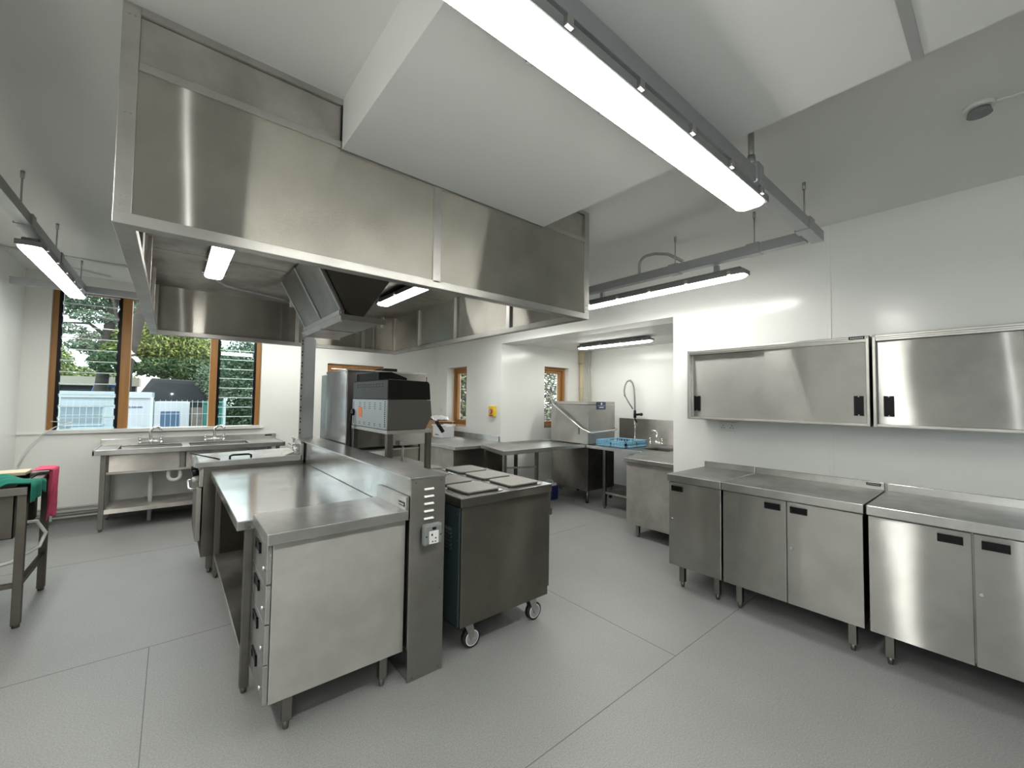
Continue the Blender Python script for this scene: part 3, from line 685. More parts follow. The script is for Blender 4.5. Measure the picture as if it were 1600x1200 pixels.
# post
t = thing('steel_post', 'tall steel post rising from the far end of the spine up into the hood', 'post', (1.10, 4.72, 1.074))
m = MB(); m.box(1.05, 4.68, 1.074, 1.165, 4.80, 2.11, b=.002); m.box(1.06, 4.69, 2.11, 1.155, 4.79, 2.59); m.build('channel', 'galvanised', t)
m = MB(); m.box(1.028, 4.675, 1.074, 1.049, 4.70, 2.10); m.build('slotted_strip', 'steel_frame', t)
m = MB(); z = 1.12
while z < 2.05:
    m.box(1.032, 4.672, z, 1.042, 4.676, z+.018); m.box(1.032, 4.672, z+.035, 1.042, 4.676, z+.053); z += .115
m.build('slot', 'black_void', t)

# ---------------------------------------------------------------- fryer at far left of the island
t = thing('pan_fryer', 'steel fryer with flat lid and black handle beyond the prep table', 'fryer', (.6, 4.64, 0))
m = MB(); m.box(.235, 4.33, .15, .998, 4.95, .745, b=.003); m.box(.235, 4.33, .745, 1.0, 4.95, .895, b=.003); m.build('body', 'steel_dark', t)
m = MB(); m.prism([(.235, .735), (.205, .735), (.205, .86), (.235, .892)], 'y', 4.33, 4.95, b=.002); m.build('control_panel', 'steel_panel', t)
for y, mt in ((4.45, 'black_plastic'), (4.45, 'white_plastic'), (4.72, 'black_plastic')):
    z = .84 if mt == 'black_plastic' else .785
    m = MB(); m.cyl((.207, y, z), (.165, y, z-.005), .026 if mt == 'black_plastic' else .022, None, 18); m.build('knob', mt, t)
d = MB().box(.192, 4.335, .285, .228, 4.93, .725, b=.004).build('door', 'steel_dull', t)
m = MB(); m.tube([(.195, 4.40, .715), (.155, 4.40, .715), (.145, 4.42, .715), (.145, 4.84, .715), (.155, 4.86, .715), (.195, 4.86, .715)], .009); m.build('handle', 'chrome', d)
lid = MB().prism([(.165, .905), (.185, .896), (.99, .896), (.99, .952), (.20, .940), (.175, .935)], 'y', 4.32, 4.97, b=.004).build('lid', 'steel_top', t)
m = MB(); m.tube([(.42, 4.40, .935), (.42, 4.40, .968), (.44, 4.40, .978), (.56, 4.40, .978), (.58, 4.40, .968), (.58, 4.40, .938)], .009); m.build('handle', 'black_plastic', lid)
m = MB(); m.tube([(.345, 4.38, .95), (.15, 4.62, .99)], .006); m.build('lever', 'black_plastic', lid)
m = MB(); m.prism([(4.32, .895), (4.60, .895), (4.60, 1.04), (4.57, 1.075), (4.35, 1.075), (4.32, 1.05)], 'x', .970, .998, b=.004); m.build('end_plate', 'steel_frame', t)
m = MB(); m.prism([(.84, .95), (.96, .99), (.97, .98), (.87, .945)], 'y', 4.36, 4.52); m.cyl((.955, 4.36, 1.0), (.955, 4.52, 1.0), .02); m.box(.90, 4.36, 1.035, .975, 4.52, 1.05, b=.003); m.cyl((.94, 4.34, .965), (.94, 4.42, .965), .012); m.build('hinge', 'chrome', t)
for (x, y) in ((.30, 4.38), (.30, 4.88), (.93, 4.38), (.93, 4.88)): foot(t, x, y, .152, .05)

# ---------------------------------------------------------------- electric range on castors
t = thing('electric_range', 'steel electric range with six square hotplates, standing on castors', 'range', (1.70, 2.55, 0))
m = MB(); m.box(1.345, 2.072, .158, 2.06, 3.03, .862, b=.003); m.build('body', 'steel_dark', t)
m = MB(); m.box(1.328, 2.056, .862, 2.078, 3.045, .912, b=.003); m.build('top_frame', 'steel_dark', t)
MB().box(1.326, 2.054, .911, 2.080, 3.047, .917, b=.002).build('top', 'steel_polished', t)
plates = []
for j in range(3):
    for i in range(2):
        cx = 1.53+i*.345; cy = 2.235+j*.305; s_ = .130
        c_ = .04
        def octo(h): return [(cx-h+c_*.7, cy-h), (cx+h-c_*.7, cy-h), (cx+h-c_*.2, cy-h+c_*.2), (cx+h, cy-h+c_*.7), (cx+h, cy+h-c_*.7), (cx+h-c_*.2, cy+h-c_*.2), (cx+h-c_*.7, cy+h), (cx-h+c_*.7, cy+h), (cx-h+c_*.2, cy+h-c_*.2), (cx-h, cy+h-c_*.7), (cx-h, cy-h+c_*.7), (cx-h+c_*.2, cy-h+c_*.2)]
        m = MB(); m.prism(octo(s_+.018), 'z', .915, .921); m.build('plate_recess', 'chrome', t)
        m = MB(); m.prism(octo(s_), 'z', .928, .936, b=.0015); hpn = m.build('hotplate', 'hotplate_iron', t)
        m = MB(); m.prism(octo(s_-.003), 'z', .9205, .9285); m.build('rim', 'iron_edge', hpn)
m = MB(); m.box(1.334, 2.085, .165, 1.346, 3.02, .855)
for k in range(6): m.prism([(1.334, .60+k*.022), (1.322, .595+k*.022), (1.322, .599+k*.022), (1.334, .612+k*.022)], 'y', 2.16, 2.95)
for z in (.25, .47, .66, .82): m.cyl((1.334, 2.10, z), (1.330, 2.10, z), .006, seg=8)
m.build('back_panel', 'dark_blue_back', t)
d = MB().box(2.062, 2.09, .20, 2.092, 3.01, .69, b=.004).build('door', 'steel_dark', t)
m = MB(); m.box(2.06, 2.075, .70, 2.085, 3.02, .858, b=.003); m.build('control_panel', 'steel_dark', t)
for k in range(6): MB().cyl((2.085, 2.2+k*.14, .79), (2.115, 2.2+k*.14, .79), .022, .018, 14).build('knob', 'black_plastic', t)
m = MB(); m.box(2.09, 2.09, .690, 2.118, 2.115, .735, b=.004); m.box(2.09, 2.985, .690, 2.118, 3.01, .735, b=.004); m.cyl((2.112, 2.10, .712), (2.112, 3.0, .712), .013); m.build('handle', 'steel_dark', d)
for (x, y) in ((1.425, 2.12), (1.94, 2.12), (1.425, 2.96), (1.94, 2.96)):
    m = MB(); m.box(x-.035, y-.035, .150, x+.035, y+.035, .158); m.prism([(x-.03, .15), (x+.03, .15), (x+.045, .055), (x+.02, .05)], 'y', y-.028, y-.023); m.prism([(x-.03, .15), (x+.03, .15), (x+.045, .055), (x+.02, .05)], 'y', y+.023, y+.028)
    c_ = m.build('castor', 'steel_frame', t); wx = x+.03
    m = MB(); m.cyl((wx, y-.017, .058), (wx, y+.017, .058), .058, None, 28); m.build('tyre', 'rubber', c_)
    m = MB(); m.cyl((wx, y-.019, .058), (wx, y+.019, .058), .046, None, 28); m.build('wheel_rim', 'white_plastic', c_)
    m = MB(); m.cyl((wx, y-.0205, .058), (wx, y+.0205, .058), .040, None, 28); m.cyl((wx, y-.03, .058), (wx, y+.03, .058), .010, None, 12); m.build('hub', 'wheel_grey', c_)

# low unit + salamander on stand
t = thing('low_cooking_unit', 'low steel unit with a pale top between the range and the tall oven', 'cooking unit', (1.52, 3.46, 0))
MB().box(1.30, 3.065, .10, 1.76, 3.86, .90, b=.003).build('body', 'steel_dark', t)
m = MB(); m.box(1.29, 3.06, .90, 1.785, 3.87, .926, b=.003); m.build('top', 'steel_top', t)
for (x, y) in ((1.35, 3.1), (1.7, 3.1), (1.35, 3.8), (1.7, 3.8)): foot(t, x, y, .10, .04)
t = thing('grill_stand', 'steel stand with square legs carrying the grill', 'stand', (1.47, 3.45, .926))
m = MB(); m.box(1.28, 3.04, 1.222, 1.665, 3.84, 1.250, b=.003); m.build('top_frame', 'steel_frame', t)
for (x, y) in ((1.305, 3.06), (1.642, 3.06), (1.305, 3.81), (1.642, 3.81)): MB().box(x-.02, y-.02, .926, x+.02, y+.02, 1.223, b=.002).build('leg', 'steel_brown', t)
t = thing('countertop_grill', 'grey countertop grill with black upper casing and orange sticker, on a steel stand', 'grill', (1.47, 3.44, 1.25))
m = MB(); m.prism([(1.29, 1.252), (1.612, 1.252), (1.668, 1.36), (1.655, 1.487), (1.29, 1.487)], 'y', 3.05, 3.83, b=.003); m.build('body', 'grey_side', t)
m = MB(); m.prism([(1.29, 1.490), (1.655, 1.490), (1.645, 1.62), (1.630, 1.640), (1.29, 1.648)], 'y', 3.05, 3.83, b=.006); k = m.build('upper_casing', 'black_enamel', t)
MB().box(1.283, 3.055, 1.492, 1.291, 3.825, 1.640).build('rear_panel', 'charcoal_paint', k)
m = MB()
for i in range(10):
    for j in range(2): m.box(1.281, 3.14+i*.062, 1.590+j*.02, 1.2835, 3.165+i*.062, 1.595+j*.02)
m.build('vent_slot', 'black_void', k)
m = MB(); m.prism([(1.31, 1.645), (1.56, 1.645), (1.56, 1.675), (1.42, 1.720), (1.31, 1.715)], 'y', 3.30, 3.82, b=.003); m.build('top_box', 'black_enamel', k)
p_ = MB().box(1.280, 3.055, 1.256, 1.291, 3.825, 1.487, b=.001).build('rear_panel', 'back_panel_grey', t)
m = MB()
for i in range(5):
    for j in range(4): m.box(1.278, 3.16+i*.115, 1.41+j*.016, 1.2805, 3.19+i*.115, 1.414+j*.016)
    m.box(1.278, 3.16+i*.115, 1.275, 1.2805, 3.19+i*.115, 1.279); m.box(1.278, 3.16+i*.115, 1.290, 1.2805, 3.19+i*.115, 1.294)
for j in range(13): m.box(1.278, 3.075, 1.275+j*.016, 1.2805, 3.095, 1.282+j*.016); m.box(1.278, 3.785, 1.275+j*.016, 1.2805, 3.80, 1.282+j*.016)
m.build('vent_slot', 'black_void', p_)
m = MB(); m.box(1.277, 3.58, 1.335, 1.2805, 3.67, 1.42, b=.001); m.build('sticker', 'orange', p_)
m = MB(); m.cyl((1.281, 3.795, 1.37), (1.262, 3.795, 1.37), .03, None, 16); m.tube([(1.262, 3.795, 1.36), (1.255, 3.80, 1.28), (1.262, 3.80, 1.0), (1.27, 3.80, .94)], .009); m.build('power_cable', 'black_plastic', p_)
m = MB(); m.tube([(1.665, 3.06, 1.335), (1.70, 3.04, 1.325), (1.715, 3.03, 1.31)], .007); k = m.build('handle', 'chrome', t)
m = MB(); m.cyl((1.700, 3.03, 1.315), (1.765, 3.03, 1.225), .016, None, 14); m.build('grip', 'black_plastic', k)
t = thing('tap_pedestal', 'small steel box on a pipe beside the grill stand legs', 'pedestal', (1.66, 3.55, .926))
MB().box(1.60, 3.50, 1.075, 1.70, 3.60, 1.115, b=.003).build('head', 'steel_frame', t); MB().cyl((1.65, 3.55, .926), (1.65, 3.55, 1.078), .012).build('pipe', 'steel_frame', t)

# combi oven
t = thing('combi_oven', 'tall steel combination oven on a stand behind the grill', 'oven', (1.65, 4.32, 0))
m = MB(); m.box(1.25, 3.90, 1.03, 2.06, 4.55, 1.760, b=.004); m.build('body', 'steel_mid', t)
m = MB(); m.box(1.247, 3.905, 1.04, 1.2505, 4.545, 1.748); m.build('side_skin', 'steel_polished', t)
m = MB(); m.box(1.252, 4.552, 1.04, 2.04, 4.75, 1.735, b=.003); m.build('rear_casing', 'steel_panel', t)
m = MB(); m.box(1.246, 3.896, 1.748, 2.064, 4.56, 1.764, b=.002)
for (x, y) in ((1.249, 3.92),): m.cyl((1.246, 3.93, 1.735), (1.243, 3.93, 1.735), .008, seg=8); m.cyl((1.246, 4.52, 1.735), (1.243, 4.52, 1.735), .008, seg=8)
m.build('top_edge', 'steel_frame', t)
m = MB(); m.prism([(1.60, 1.764), (1.78, 1.764), (1.78, 1.80), (1.65, 1.80)], 'y', 4.0, 4.25, b=.002); m.build('flue', 'black_plastic', t)
MB().box(2.06, 3.93, 1.06, 2.085, 4.52, 1.73, b=.004).build('door', 'black_enamel', t)
m = MB(); m.box(1.256, 3.92, .50, 2.05, 4.72, .52); m.box(1.256, 3.92, .985, 2.05, 4.72, 1.0); m.build('stand_shelf', 'steel_frame', t)
for (x, y) in ((1.275, 3.93), (2.03, 3.93), (1.275, 4.70), (2.03, 4.70)): foot(t, x, y, 1.03, .045, 'steel_dark')
m = MB(); m.box(1.70, 3.925, .10, 2.05, 3.935, .985); m.build('side_panel', 'steel_dark', t)

# ---------------------------------------------------------------- far sink unit
t = thing('sink_unit', 'double bowl steel sink unit with undershelf below the louvred window', 'sink', (.30, 6.63, 0))
m = MB(); zt = .885
bowls = [(-.44, .13), (.20, .82)]; ya, yb = 6.40, 6.80
m.box(-.625, 6.30, zt-.012, 1.215, ya, zt, b=.002); m.box(-.625, yb, zt-.012, 1.215, 6.975, zt, b=.002)
m.box(-.625, ya, zt-.012, bowls[0][0], yb, zt); m.box(bowls[0][1], ya, zt-.012, bowls[1][0], yb, zt); m.box(bowls[1][1], ya, zt-.012, 1.215, yb, zt)
m.box(-.63, 6.29, zt-.05, 1.22, 6.305, zt+.006, b=.002); m.box(-.63, 6.29, zt-.05, -.615, 6.98, zt+.006, b=.002); m.box(1.205, 6.29, zt-.05, 1.22, 6.98, zt+.006, b=.002)
m.build('worktop', 'steel_top', t)
MB().box(-.63, 6.975, zt-.05, 1.225, 6.992, .955, b=.003).build('splashback', 'steel_top', t)
MB().box(1.08, 6.970, .925, 1.17, 6.975, .943).build('maker_plate', 'black_plastic', t)
for (a, b) in bowls:
    m = MB(); zb = .64
    m.box(a-.004, ya-.004, zb, b+.004, ya, zt-.002); m.box(a-.004, yb, zb, b+.004, yb+.004, zt-.002); m.box(a-.004, ya, zb, a, yb, zt-.002); m.box(b, ya, zb, b+.004, yb, zt-.002); m.box(a, ya, zb-.004, b, yb, zb)
    m.build('bowl', 'steel_dull', t)
MB().box(-.52, 6.335, .615, 1.12, 6.345, .64).build('front_rail', 'steel_frame', t)
m = MB(); m.box(-.50, 6.35, .64, .10, 6.36, .835); m.build('bowl_panel', 'steel_dull', t); m = MB(); m.box(.17, 6.35, .64, .82, 6.36, .835); m.build('bowl_panel', 'steel_dull', t)
for (x, y) in ((-.545, 6.345), (1.14, 6.345), (-.545, 6.93), (1.14, 6.93), (.135, 6.36)):
    m = MB(); zl = .03 if x != .135 else .62; m.box(x-.022, y-.022, zl, x+.022, y+.022, .84, b=.002)
    if x != .135: m.cyl((x, y, 0), (x, y, .035), .014, .018, 12)
    m.build('leg', 'steel_leg', t)
m = MB(); m.box(-.522, 6.34, .195, 1.12, 6.93, .222, b=.003); m.box(-.522, 6.335, .185, 1.12, 6.345, .232); m.build('undershelf', 'steel_dull', t)
def mixer(label, x, y, z, flip=1):
    t = thing('mixer_tap', label, 'tap', (x, y, z), 'mixer taps over the sinks')
    m = MB(); m.cyl((x-.10, y, z+.035), (x+.10, y, z+.035), .013); m.cyl((x, y, z), (x, y, z+.06), .018); m.cyl((x-.10, y, z), (x-.10, y, z+.04), .015); m.cyl((x+.10, y, z), (x+.10, y, z+.04), .015); m.build('body', 'chrome', t)
    m = MB(); m.tube([(x, y, z+.05), (x-.004, y, z+.13)]+arc((x+.055*flip, z+.15), .06, 180 if flip > 0 else 0, 60 if flip > 0 else 120, 8, lambda u, v: (u, y-.02, v))+[(x+.10*flip, y-.05, z+.175)], .015, 12); m.build('spout', 'chrome', t)
    for s_ in (-1, 1):
        m = MB(); m.cyl((x+s_*.10, y, z+.04), (x+s_*.10, y, z+.085), .013); m.cyl((x+s_*.10, y, z+.085), (x+s_*.10, y, z+.10), .022, .018, 8); m.build('tap_handle', 'chrome', t)
    return t
mixer('chrome mixer tap over the left bowl under the louvred window', -.175, 6.86, .885)
mixer('chrome mixer tap over the right bowl under the louvred window', .475, 6.86, .885)
t = thing('waste_pipe', 'white plastic waste pipe and trap under the far sinks', 'pipe', (.2, 6.55, .2))
m = MB(); m.cyl((-.15, 6.6, .0), (-.15, 6.6, .64), .022); m.build('downpipe', 'ptfe_white', t)
m = MB(); m.tube([(.01, 6.42, .64), (.01, 6.42, .55)]+arc((.065, .54), .055, 180, 360, 10, lambda u, v: (u, 6.42, v))+[(.12, 6.42, .62), (.12, 6.6, .62)], .020); m.build('trap', 'ptfe_white', t)
m = MB()
for z, r_ in ((.075, .012), (.14, .014), (.185, .014)): m.cyl((XL+.02, 6.965, z), (.95, 6.965, z), r_, seg=10)
for x in (-1.0, -.2, .6): m.box(x-.01, 6.95, .05, x+.01, 6.99, .22)
tag(m.build('wall_pipes', 'seam_grey'), 'pipes running along the foot of the far wall', 'pipe')

# ---------------------------------------------------------------- left sink table
t = thing('sink_table', 'steel sink table at the left edge with cloths on its corner', 'sink', (-.99, 4.42, 0))
for (x, y) in ((-.715, 4.09), (-.715, 4.75), (-1.25, 4.09), (-1.25, 4.75)):
    m = MB(); m.box(x-.021, y-.021, .02, x+.021, y+.021, .86, b=.002); m.cyl((x, y, 0), (x, y, .025), .018, .02, 10); m.build('leg', 'steel_brown', t)
m = MB(); m.box(-1.29, 4.05, .845, -.69, 4.10, .895, b=.003); m.box(-1.29, 4.75, .845, -.69, 4.80, .895, b=.003); m.box(-.74, 4.10, .845, -.69, 4.75, .895, b=.003); m.box(-1.29, 4.10, .845, -1.24, 4.75, .895, b=.003); m.build('rim', 'steel_leg', t)
m = MB(); m.box(-1.24, 4.12, .56, -.755, 4.125, .89); m.box(-1.24, 4.74, .56, -.755, 4.745, .89); m.box(-.76, 4.12, .56, -.755, 4.745, .89); m.box(-1.24, 4.12, .56, -.755, 4.745, .565); m.build('bowl', 'steel_brown', t)
m = MB(); m.bar((-.715, 4.09, .27), (-.715, 4.75, .27), .03, .03); m.bar((-1.25, 4.09, .27), (-.715, 4.09, .27), .03, .03); m.bar((-1.25, 4.75, .27), (-1.25, 4.09, .27), .03, .03); each(m, 'brace', 'steel_brown', t)
tag(MB().box(-1.29, 4.62, .897, -.80, 4.80, .922, b=.004).build('chopping_board', 'board_beige'), 'beige board lying along the back of the left sink table', 'board')
def cloth(name, mat, label, P, n, mrows, thick=.004):
    bm_ = MB(); g = [[bm_.bm.verts.new(P(i/n, j/mrows)) for j in range(mrows+1)] for i in range(n+1)]
    for i in range(n):
        for j in range(mrows): bm_.bm.faces.new((g[i][j], g[i+1][j], g[i+1][j+1], g[i][j+1])).smooth = True
    o = bm_.build(name, mat); md = o.modifiers.new('thick', 'SOLIDIFY'); md.thickness = thick; md.offset = 1; return tag(o, label, 'cloth')
def pg(u, v):   # green cloth bunched along the near rim and over the side
    x = -1.26+u*.60; y = 4.06+.10*math.sin(u*5)*.3+v*.34
    z = .905+.020*math.sin(u*17+v*3)+.014*math.sin(v*19+u*4)+.008
    if u > .86: z -= (u-.86)*.85; x = -.678+.012*math.sin(v*14)+.004
    if v < .12: z -= (.12-v)*.18*(1+math.sin(u*13))
    return (x, y, max(z, .80))
cloth('green_cloth', 'cloth_green', 'green cloth bunched on the rim of the left sink table', pg, 44, 26)
def pp(u, v):   # pink cloth hanging over the far right corner
    y = 4.57+u*.235+.010*math.sin(v*9)
    s_ = v*.40
    if s_ < .09: x = -.765+s_; z = .932+.006*math.sin(u*14+v*9)
    else: x = -.672+.014*math.sin(u*15+v*4)+.010*v; z = .932-(s_-.09)+.05*math.sin(u*7.0)*(v-.25)-.09*(1-u)*(v-.25)
    return (x, y-(.05*(v-.4) if v > .4 else 0), z)
cloth('pink_cloth', 'cloth_pink', 'pink red cloth hanging over the far corner of the left sink table', pp, 22, 34)
m = MB(); m.tube([(-.80, 4.3, .62), (-.70, 4.40, .60), (-.66, 4.45, .50), (-.68, 4.40, .42), (-.78, 4.25, .375), (-1.0, 4.15, .36), (-1.25, 4.15, .37)], .011); tag(m.build('hose', 'white_plastic'), 'white hose looping under the left sink table', 'hose')

# ---------------------------------------------------------------- far right counter
t = thing('corner_counter', 'steel counter with cupboards below along the far right wall', 'counter', (3.4, 5.85, 0))
m = MB(); m.box(2.95, 4.745, .812, 3.905, 6.98, .855, b=.003); m.build('worktop', 'steel_top', t)
MB().box(3.893, 5.01, .853, 3.915, 6.98, .935, b=.003).build('upstand', 'steel_top', t)
MB().box(3.01, 4.83, .12, 3.88, 6.95, .812).build('body', 'steel_dark', t)
for a, b in ((4.85, 5.50), (5.52, 6.2), (6.22, 6.92)): MB().box(2.995, a, .13, 3.012, b, .80, b=.002).build('door', 'steel_dull', t)
for (x, y) in ((3.05, 4.87), (3.05, 6.9), (3.8, 4.87)): foot(t, x, y, .12, .04)
t = thing('white_tub', 'white plastic tub with a printed label on the far right counter', 'tub', (3.62, 6.12, .855))
m = MB(); m.prism([(3.47, 5.98), (3.69, 5.98), (3.71, 6.0), (3.71, 6.26), (3.69, 6.28), (3.47, 6.28), (3.45, 6.26), (3.45, 6.0)], 'z', .855, 1.04, b=.004); m.build('tub_body', 'white_tub', t)
m = MB(); m.box(3.44, 5.97, 1.04, 3.53, 6.29, 1.068, b=.006); m.box(3.66, 5.97, 1.04, 3.72, 6.29, 1.068, b=.006); m.build('tub_lid', 'film_plastic', t)
m = MB()
for k in range(5): m.box(3.446, 6.07+k*.022, .895+(k % 2)*.003, 3.4505, 6.086+k*.022, .912)
m.build('lettering', 'badge_blue', t)
m = MB(); m.cyl((3.46, 6.42, .855), (3.46, 6.42, .95), .035, None, 16); m.cyl((3.46, 6.42, .95), (3.46, 6.42, .975), .035, .016, 16); m.cyl((3.46, 6.42, .975), (3.46, 6.42, .99), .014, None, 12); tag(m.build('blue_bottle', 'bottle_blue'), 'pale blue plastic bottle beside the white tub', 'bottle')
t = thing('cardboard_box', 'open cardboard box behind the white tub, crumpled film on top', 'box', (3.72, 6.65, .855))
m = MB(); m.box(3.56, 6.35, .855, 3.88, 6.85, 1.12); m.prism([(3.56, 1.12), (3.50, 1.165), (3.505, 1.17), (3.565, 1.125)], 'y', 6.36, 6.84); m.quad((3.86, 6.36, 1.12), (3.56, 6.36, 1.12), (3.60, 6.26, 1.105), (3.90, 6.26, 1.10)); m.build('carton', 'cardboard', t)
def crumple(name, mat, c, r_, label):
    m = MB(); m.ball(c, 1.0, r_, seg=18)
    for v in m.bm.verts:
        k = math.sin(v.co.x*61)*math.sin(v.co.y*47)*.012+random.uniform(-.012, .012); v.co.z = max(c[2]-.02, v.co.z+k); v.co.x += random.uniform(-.008, .008)
    for f in m.bm.faces: f.smooth = False
    return tag(m.build(name, mat), label, 'plastic film')
crumple('crumpled_film', 'film_plastic', (3.72, 6.55, 1.15), (.16, .24, .05), 'crumpled clear plastic film lying on the cardboard box')

# ---------------------------------------------------------------- dishwashing alcove
t = thing('entry_table', 'steel entry table in front of the hood dishwasher', 'table', (3.95, 4.3, 0))
poly = [(3.14, 3.93), (4.735, 3.965), (4.735, 4.72), (3.36, 4.72)]
m = MB(); m.prism(poly, 'z', .828, .850, b=.002)
m.bar((3.14, 3.935, .845), (4.735, 3.970, .845), .012, .05) ; m.bar((3.145, 3.93, .845), (3.365, 4.72, .845), .012, .05); m.bar((3.36, 4.715, .85), (4.735, 4.715, .85), .012, .06); m.build('worktop', 'steel_top', t)
for (x, y) in ((3.20, 3.99), (3.75, 4.0), (3.40, 4.66), (3.95, 4.66)):
    m = MB(); m.box(x-.02, y-.02, .03, x+.02, y+.02, .83, b=.002); m.cyl((x, y, 0), (x, y, .035), .014, .018, 10); m.build('leg', 'steel_leg', t)
m = MB(); m.bar((3.20, 3.99, .66), (3.75, 4.0, .62), .022, .022); m.bar((3.20, 3.99, .55), (3.40, 4.66, .55), .022, .022); m.bar((3.75, 4.0, .25), (3.95, 4.66, .25), .022, .022); each(m, 'brace', 'steel_frame', t)
t = thing('dishwasher', 'steel hood dishwasher with a bent bar handle and dark blue badge', 'dishwasher', (5.06, 4.33, 0))
MB().box(4.742, 3.962, .176, 5.37, 4.70, .845, b=.003).build('base', 'steel_dull', t)
m = MB(); m.box(4.735, 3.955, .862, 5.378, 4.71, 1.44, b=.004); m.build('hood', 'steel_panel', t)
m = MB(); m.box(4.738, 3.957, 1.445, 5.376, 4.70, 1.490, b=.004); m.box(4.733, 4.60, .862, 4.80, 4.715, 1.49, b=.003); m.build('top_box', 'steel_frame', t)
m = MB(); m.tube([(4.72, 4.66, 1.455), (4.695, 4.63, 1.44), (4.69, 4.02, 1.08)]+[(4.70, 3.94, 1.045), (4.74, 3.905, 1.035), (5.30, 3.90, 1.055), (5.37, 3.92, 1.07), (5.39, 3.96, 1.08)], .016, 12); m.build('bar_handle', 'chrome', t)
m = MB(); m.box(4.728, 4.12, 1.0, 4.736, 4.145, 1.14, b=.002); m.build('grip_slot', 'grey_plastic', t)
k = MB().box(4.93, 3.948, 1.375, 5.14, 3.956, 1.488, b=.002).build('badge', 'badge_blue', t)
m = MB(); m.cyl((5.035, 3.949, 1.458), (5.035, 3.945, 1.458), .017, None, 16); m.box(4.94, 3.945, 1.428, 5.13, 3.949, 1.431)
for q in range(5): m.box(4.985+q*.021, 3.945, 1.395, 5.0+q*.021, 3.949, 1.412)
m.build('emblem', 'pale_mark', k)
for (x, y) in ((4.775, 3.995), (5.33, 3.995), (4.775, 4.66), (5.33, 4.66)):
    m = MB(); m.cyl((x, y, .03), (x, y, .18), .020, None, 14); l = m.build('leg', 'steel_leg', t); MB().cyl((x, y, 0), (x, y, .032), .024, .022, 14).build('foot', 'black_plastic', l)
# exit table with sink
t = thing('exit_table', 'steel exit table with a sink bowl and splashback beside the dishwasher', 'table', (5.1, 3.1, 0))
sx0, sx1, sy0, sy1 = 5.02, 5.48, 2.85, 3.28
m = MB(); za, zb = .828, .850
m.box(4.70, sy1, za, 5.84, 3.955, zb, b=.002); m.box(4.70, 2.2, za, sx0, sy1, zb); m.box(sx1, 2.2, za, 5.84, sy1, zb); m.box(sx0, 2.2, za, sx1, sy0, zb)
m.box(4.69, 2.9, .815, 4.705, 3.955, .858, b=.002); m.build('worktop', 'steel_top', t)
m = MB(); m.box(sx0-.003, sy0-.003, .60, sx1+.003, sy0, .83); m.box(sx0-.003, sy1, .60, sx1+.003, sy1+.003, .83); m.box(sx0-.003, sy0, .60, sx0, sy1, .83); m.box(sx1, sy0, .60, sx1+.003, sy1, .83); m.box(sx0, sy0, .597, sx1, sy1, .60); m.build('bowl', 'steel_brown', t)
MB().box(5.835, 2.2, .84, 5.855, 4.20, 1.222, b=.003).build('splashback', 'steel_dull', t)
for (x, y) in ((4.74, 3.65), (5.78, 3.65), (4.95, 2.45), (5.78, 2.45)):
    m = MB(); m.box(x-.02, y-.02, .03, x+.02, y+.02, .83, b=.002); m.cyl((x, y, 0), (x, y, .035), .014, .018, 10); m.build('leg', 'steel_leg', t)
m = MB(); m.box(4.73, 2.82, .205, 5.80, 3.66, .235, b=.003); m.build('undershelf', 'steel_dull', t)
t = thing('end_cabinet', 'steel cabinet with a plain panel just inside the alcove, beside the wall corner', 'cabinet', (4.35, 2.5, 0))
MB().box(4.005, 2.19, .135, 4.68, 2.785, .815, b=.003).build('body', 'steel_dull', t)
m = MB(); m.prism([(3.985, 2.185), (4.688, 2.185), (4.688, 3.02), (4.45, 2.95), (4.16, 2.85), (3.985, 2.80)], 'z', .820, .862, b=.003); m.build('worktop', 'steel_top', t)
for (x, y) in ((4.05, 2.66), (4.05, 2.24), (4.62, 2.66), (4.62, 2.24)): foot(t, x, y, .136, .035)
t = thing('dish_rack', 'blue plastic dish rack standing on the alcove worktop', 'dish rack', (5.07, 3.62, .850))
def slats(m, horizontal=True):
    x0, x1, y0, y1, z0, z1 = 4.82, 5.31, 3.36, 3.85, .856, .945
    for z in (z0, z1-.012): 
        m.box(x0, y0, z, x1, y0+.012, z+.014, b=.002); m.box(x0, y1-.012, z, x1, y1, z+.014, b=.002); m.box(x0, y0, z, x0+.012, y1, z+.014, b=.002); m.box(x1-.012, y0, z, x1, y1, z+.014, b=.002)
    for i in range(11):
        a = x0+.0+(x1-x0-.012)*i/10; b = y0+(y1-y0-.012)*i/10; e = .012 if i % 5 else .03
        m.box(a, y0, z0, a+e, y0+.008, z1); m.box(a, y1-.008, z0, a+e, y1, z1); m.box(x0, b, z0, x0+.008, b+e, z1); m.box(x1-.008, b, z0, x1, b+e, z1)
        m.box(a, y0, z0, a+.006, y1, z0+.006); m.box(x0, b, z0, x1, b+.006, z0+.006)
    m.box(x0, y0, z0+.03, x1, y0+.006, z0+.062); m.box(x0, y0, z0+.03, x0+.006, y1, z0+.062)
m = MB(); slats(m); m.build('basket', 'rack_blue', t)
m = MB()
for i in range(7):
    for j in range(7): m.cyl((4.87+i*.065, 3.41+j*.065, .86), (4.87+i*.065, 3.41+j*.065, .915), .005, .003, 6)
m.build('pegs', 'rack_blue', t)
mx = mixer('chrome mixer tap beside the blue dish rack in the alcove', 5.68, 3.42, .850, 1); mx.name = 'basin_tap'; mx.rotation_euler = (0, 0, math.radians(90))
t = thing('spray_tap', 'tall spring spray tap rising behind the blue dish rack', 'spray tap', (5.70, 3.62, .850))
m = MB(); m.cyl((5.72, 3.62, .85), (5.72, 3.62, 1.30), .012); m.cyl((5.72, 3.62, 1.12), (5.82, 3.62, 1.12), .010); m.build('riser', 'chrome', t)
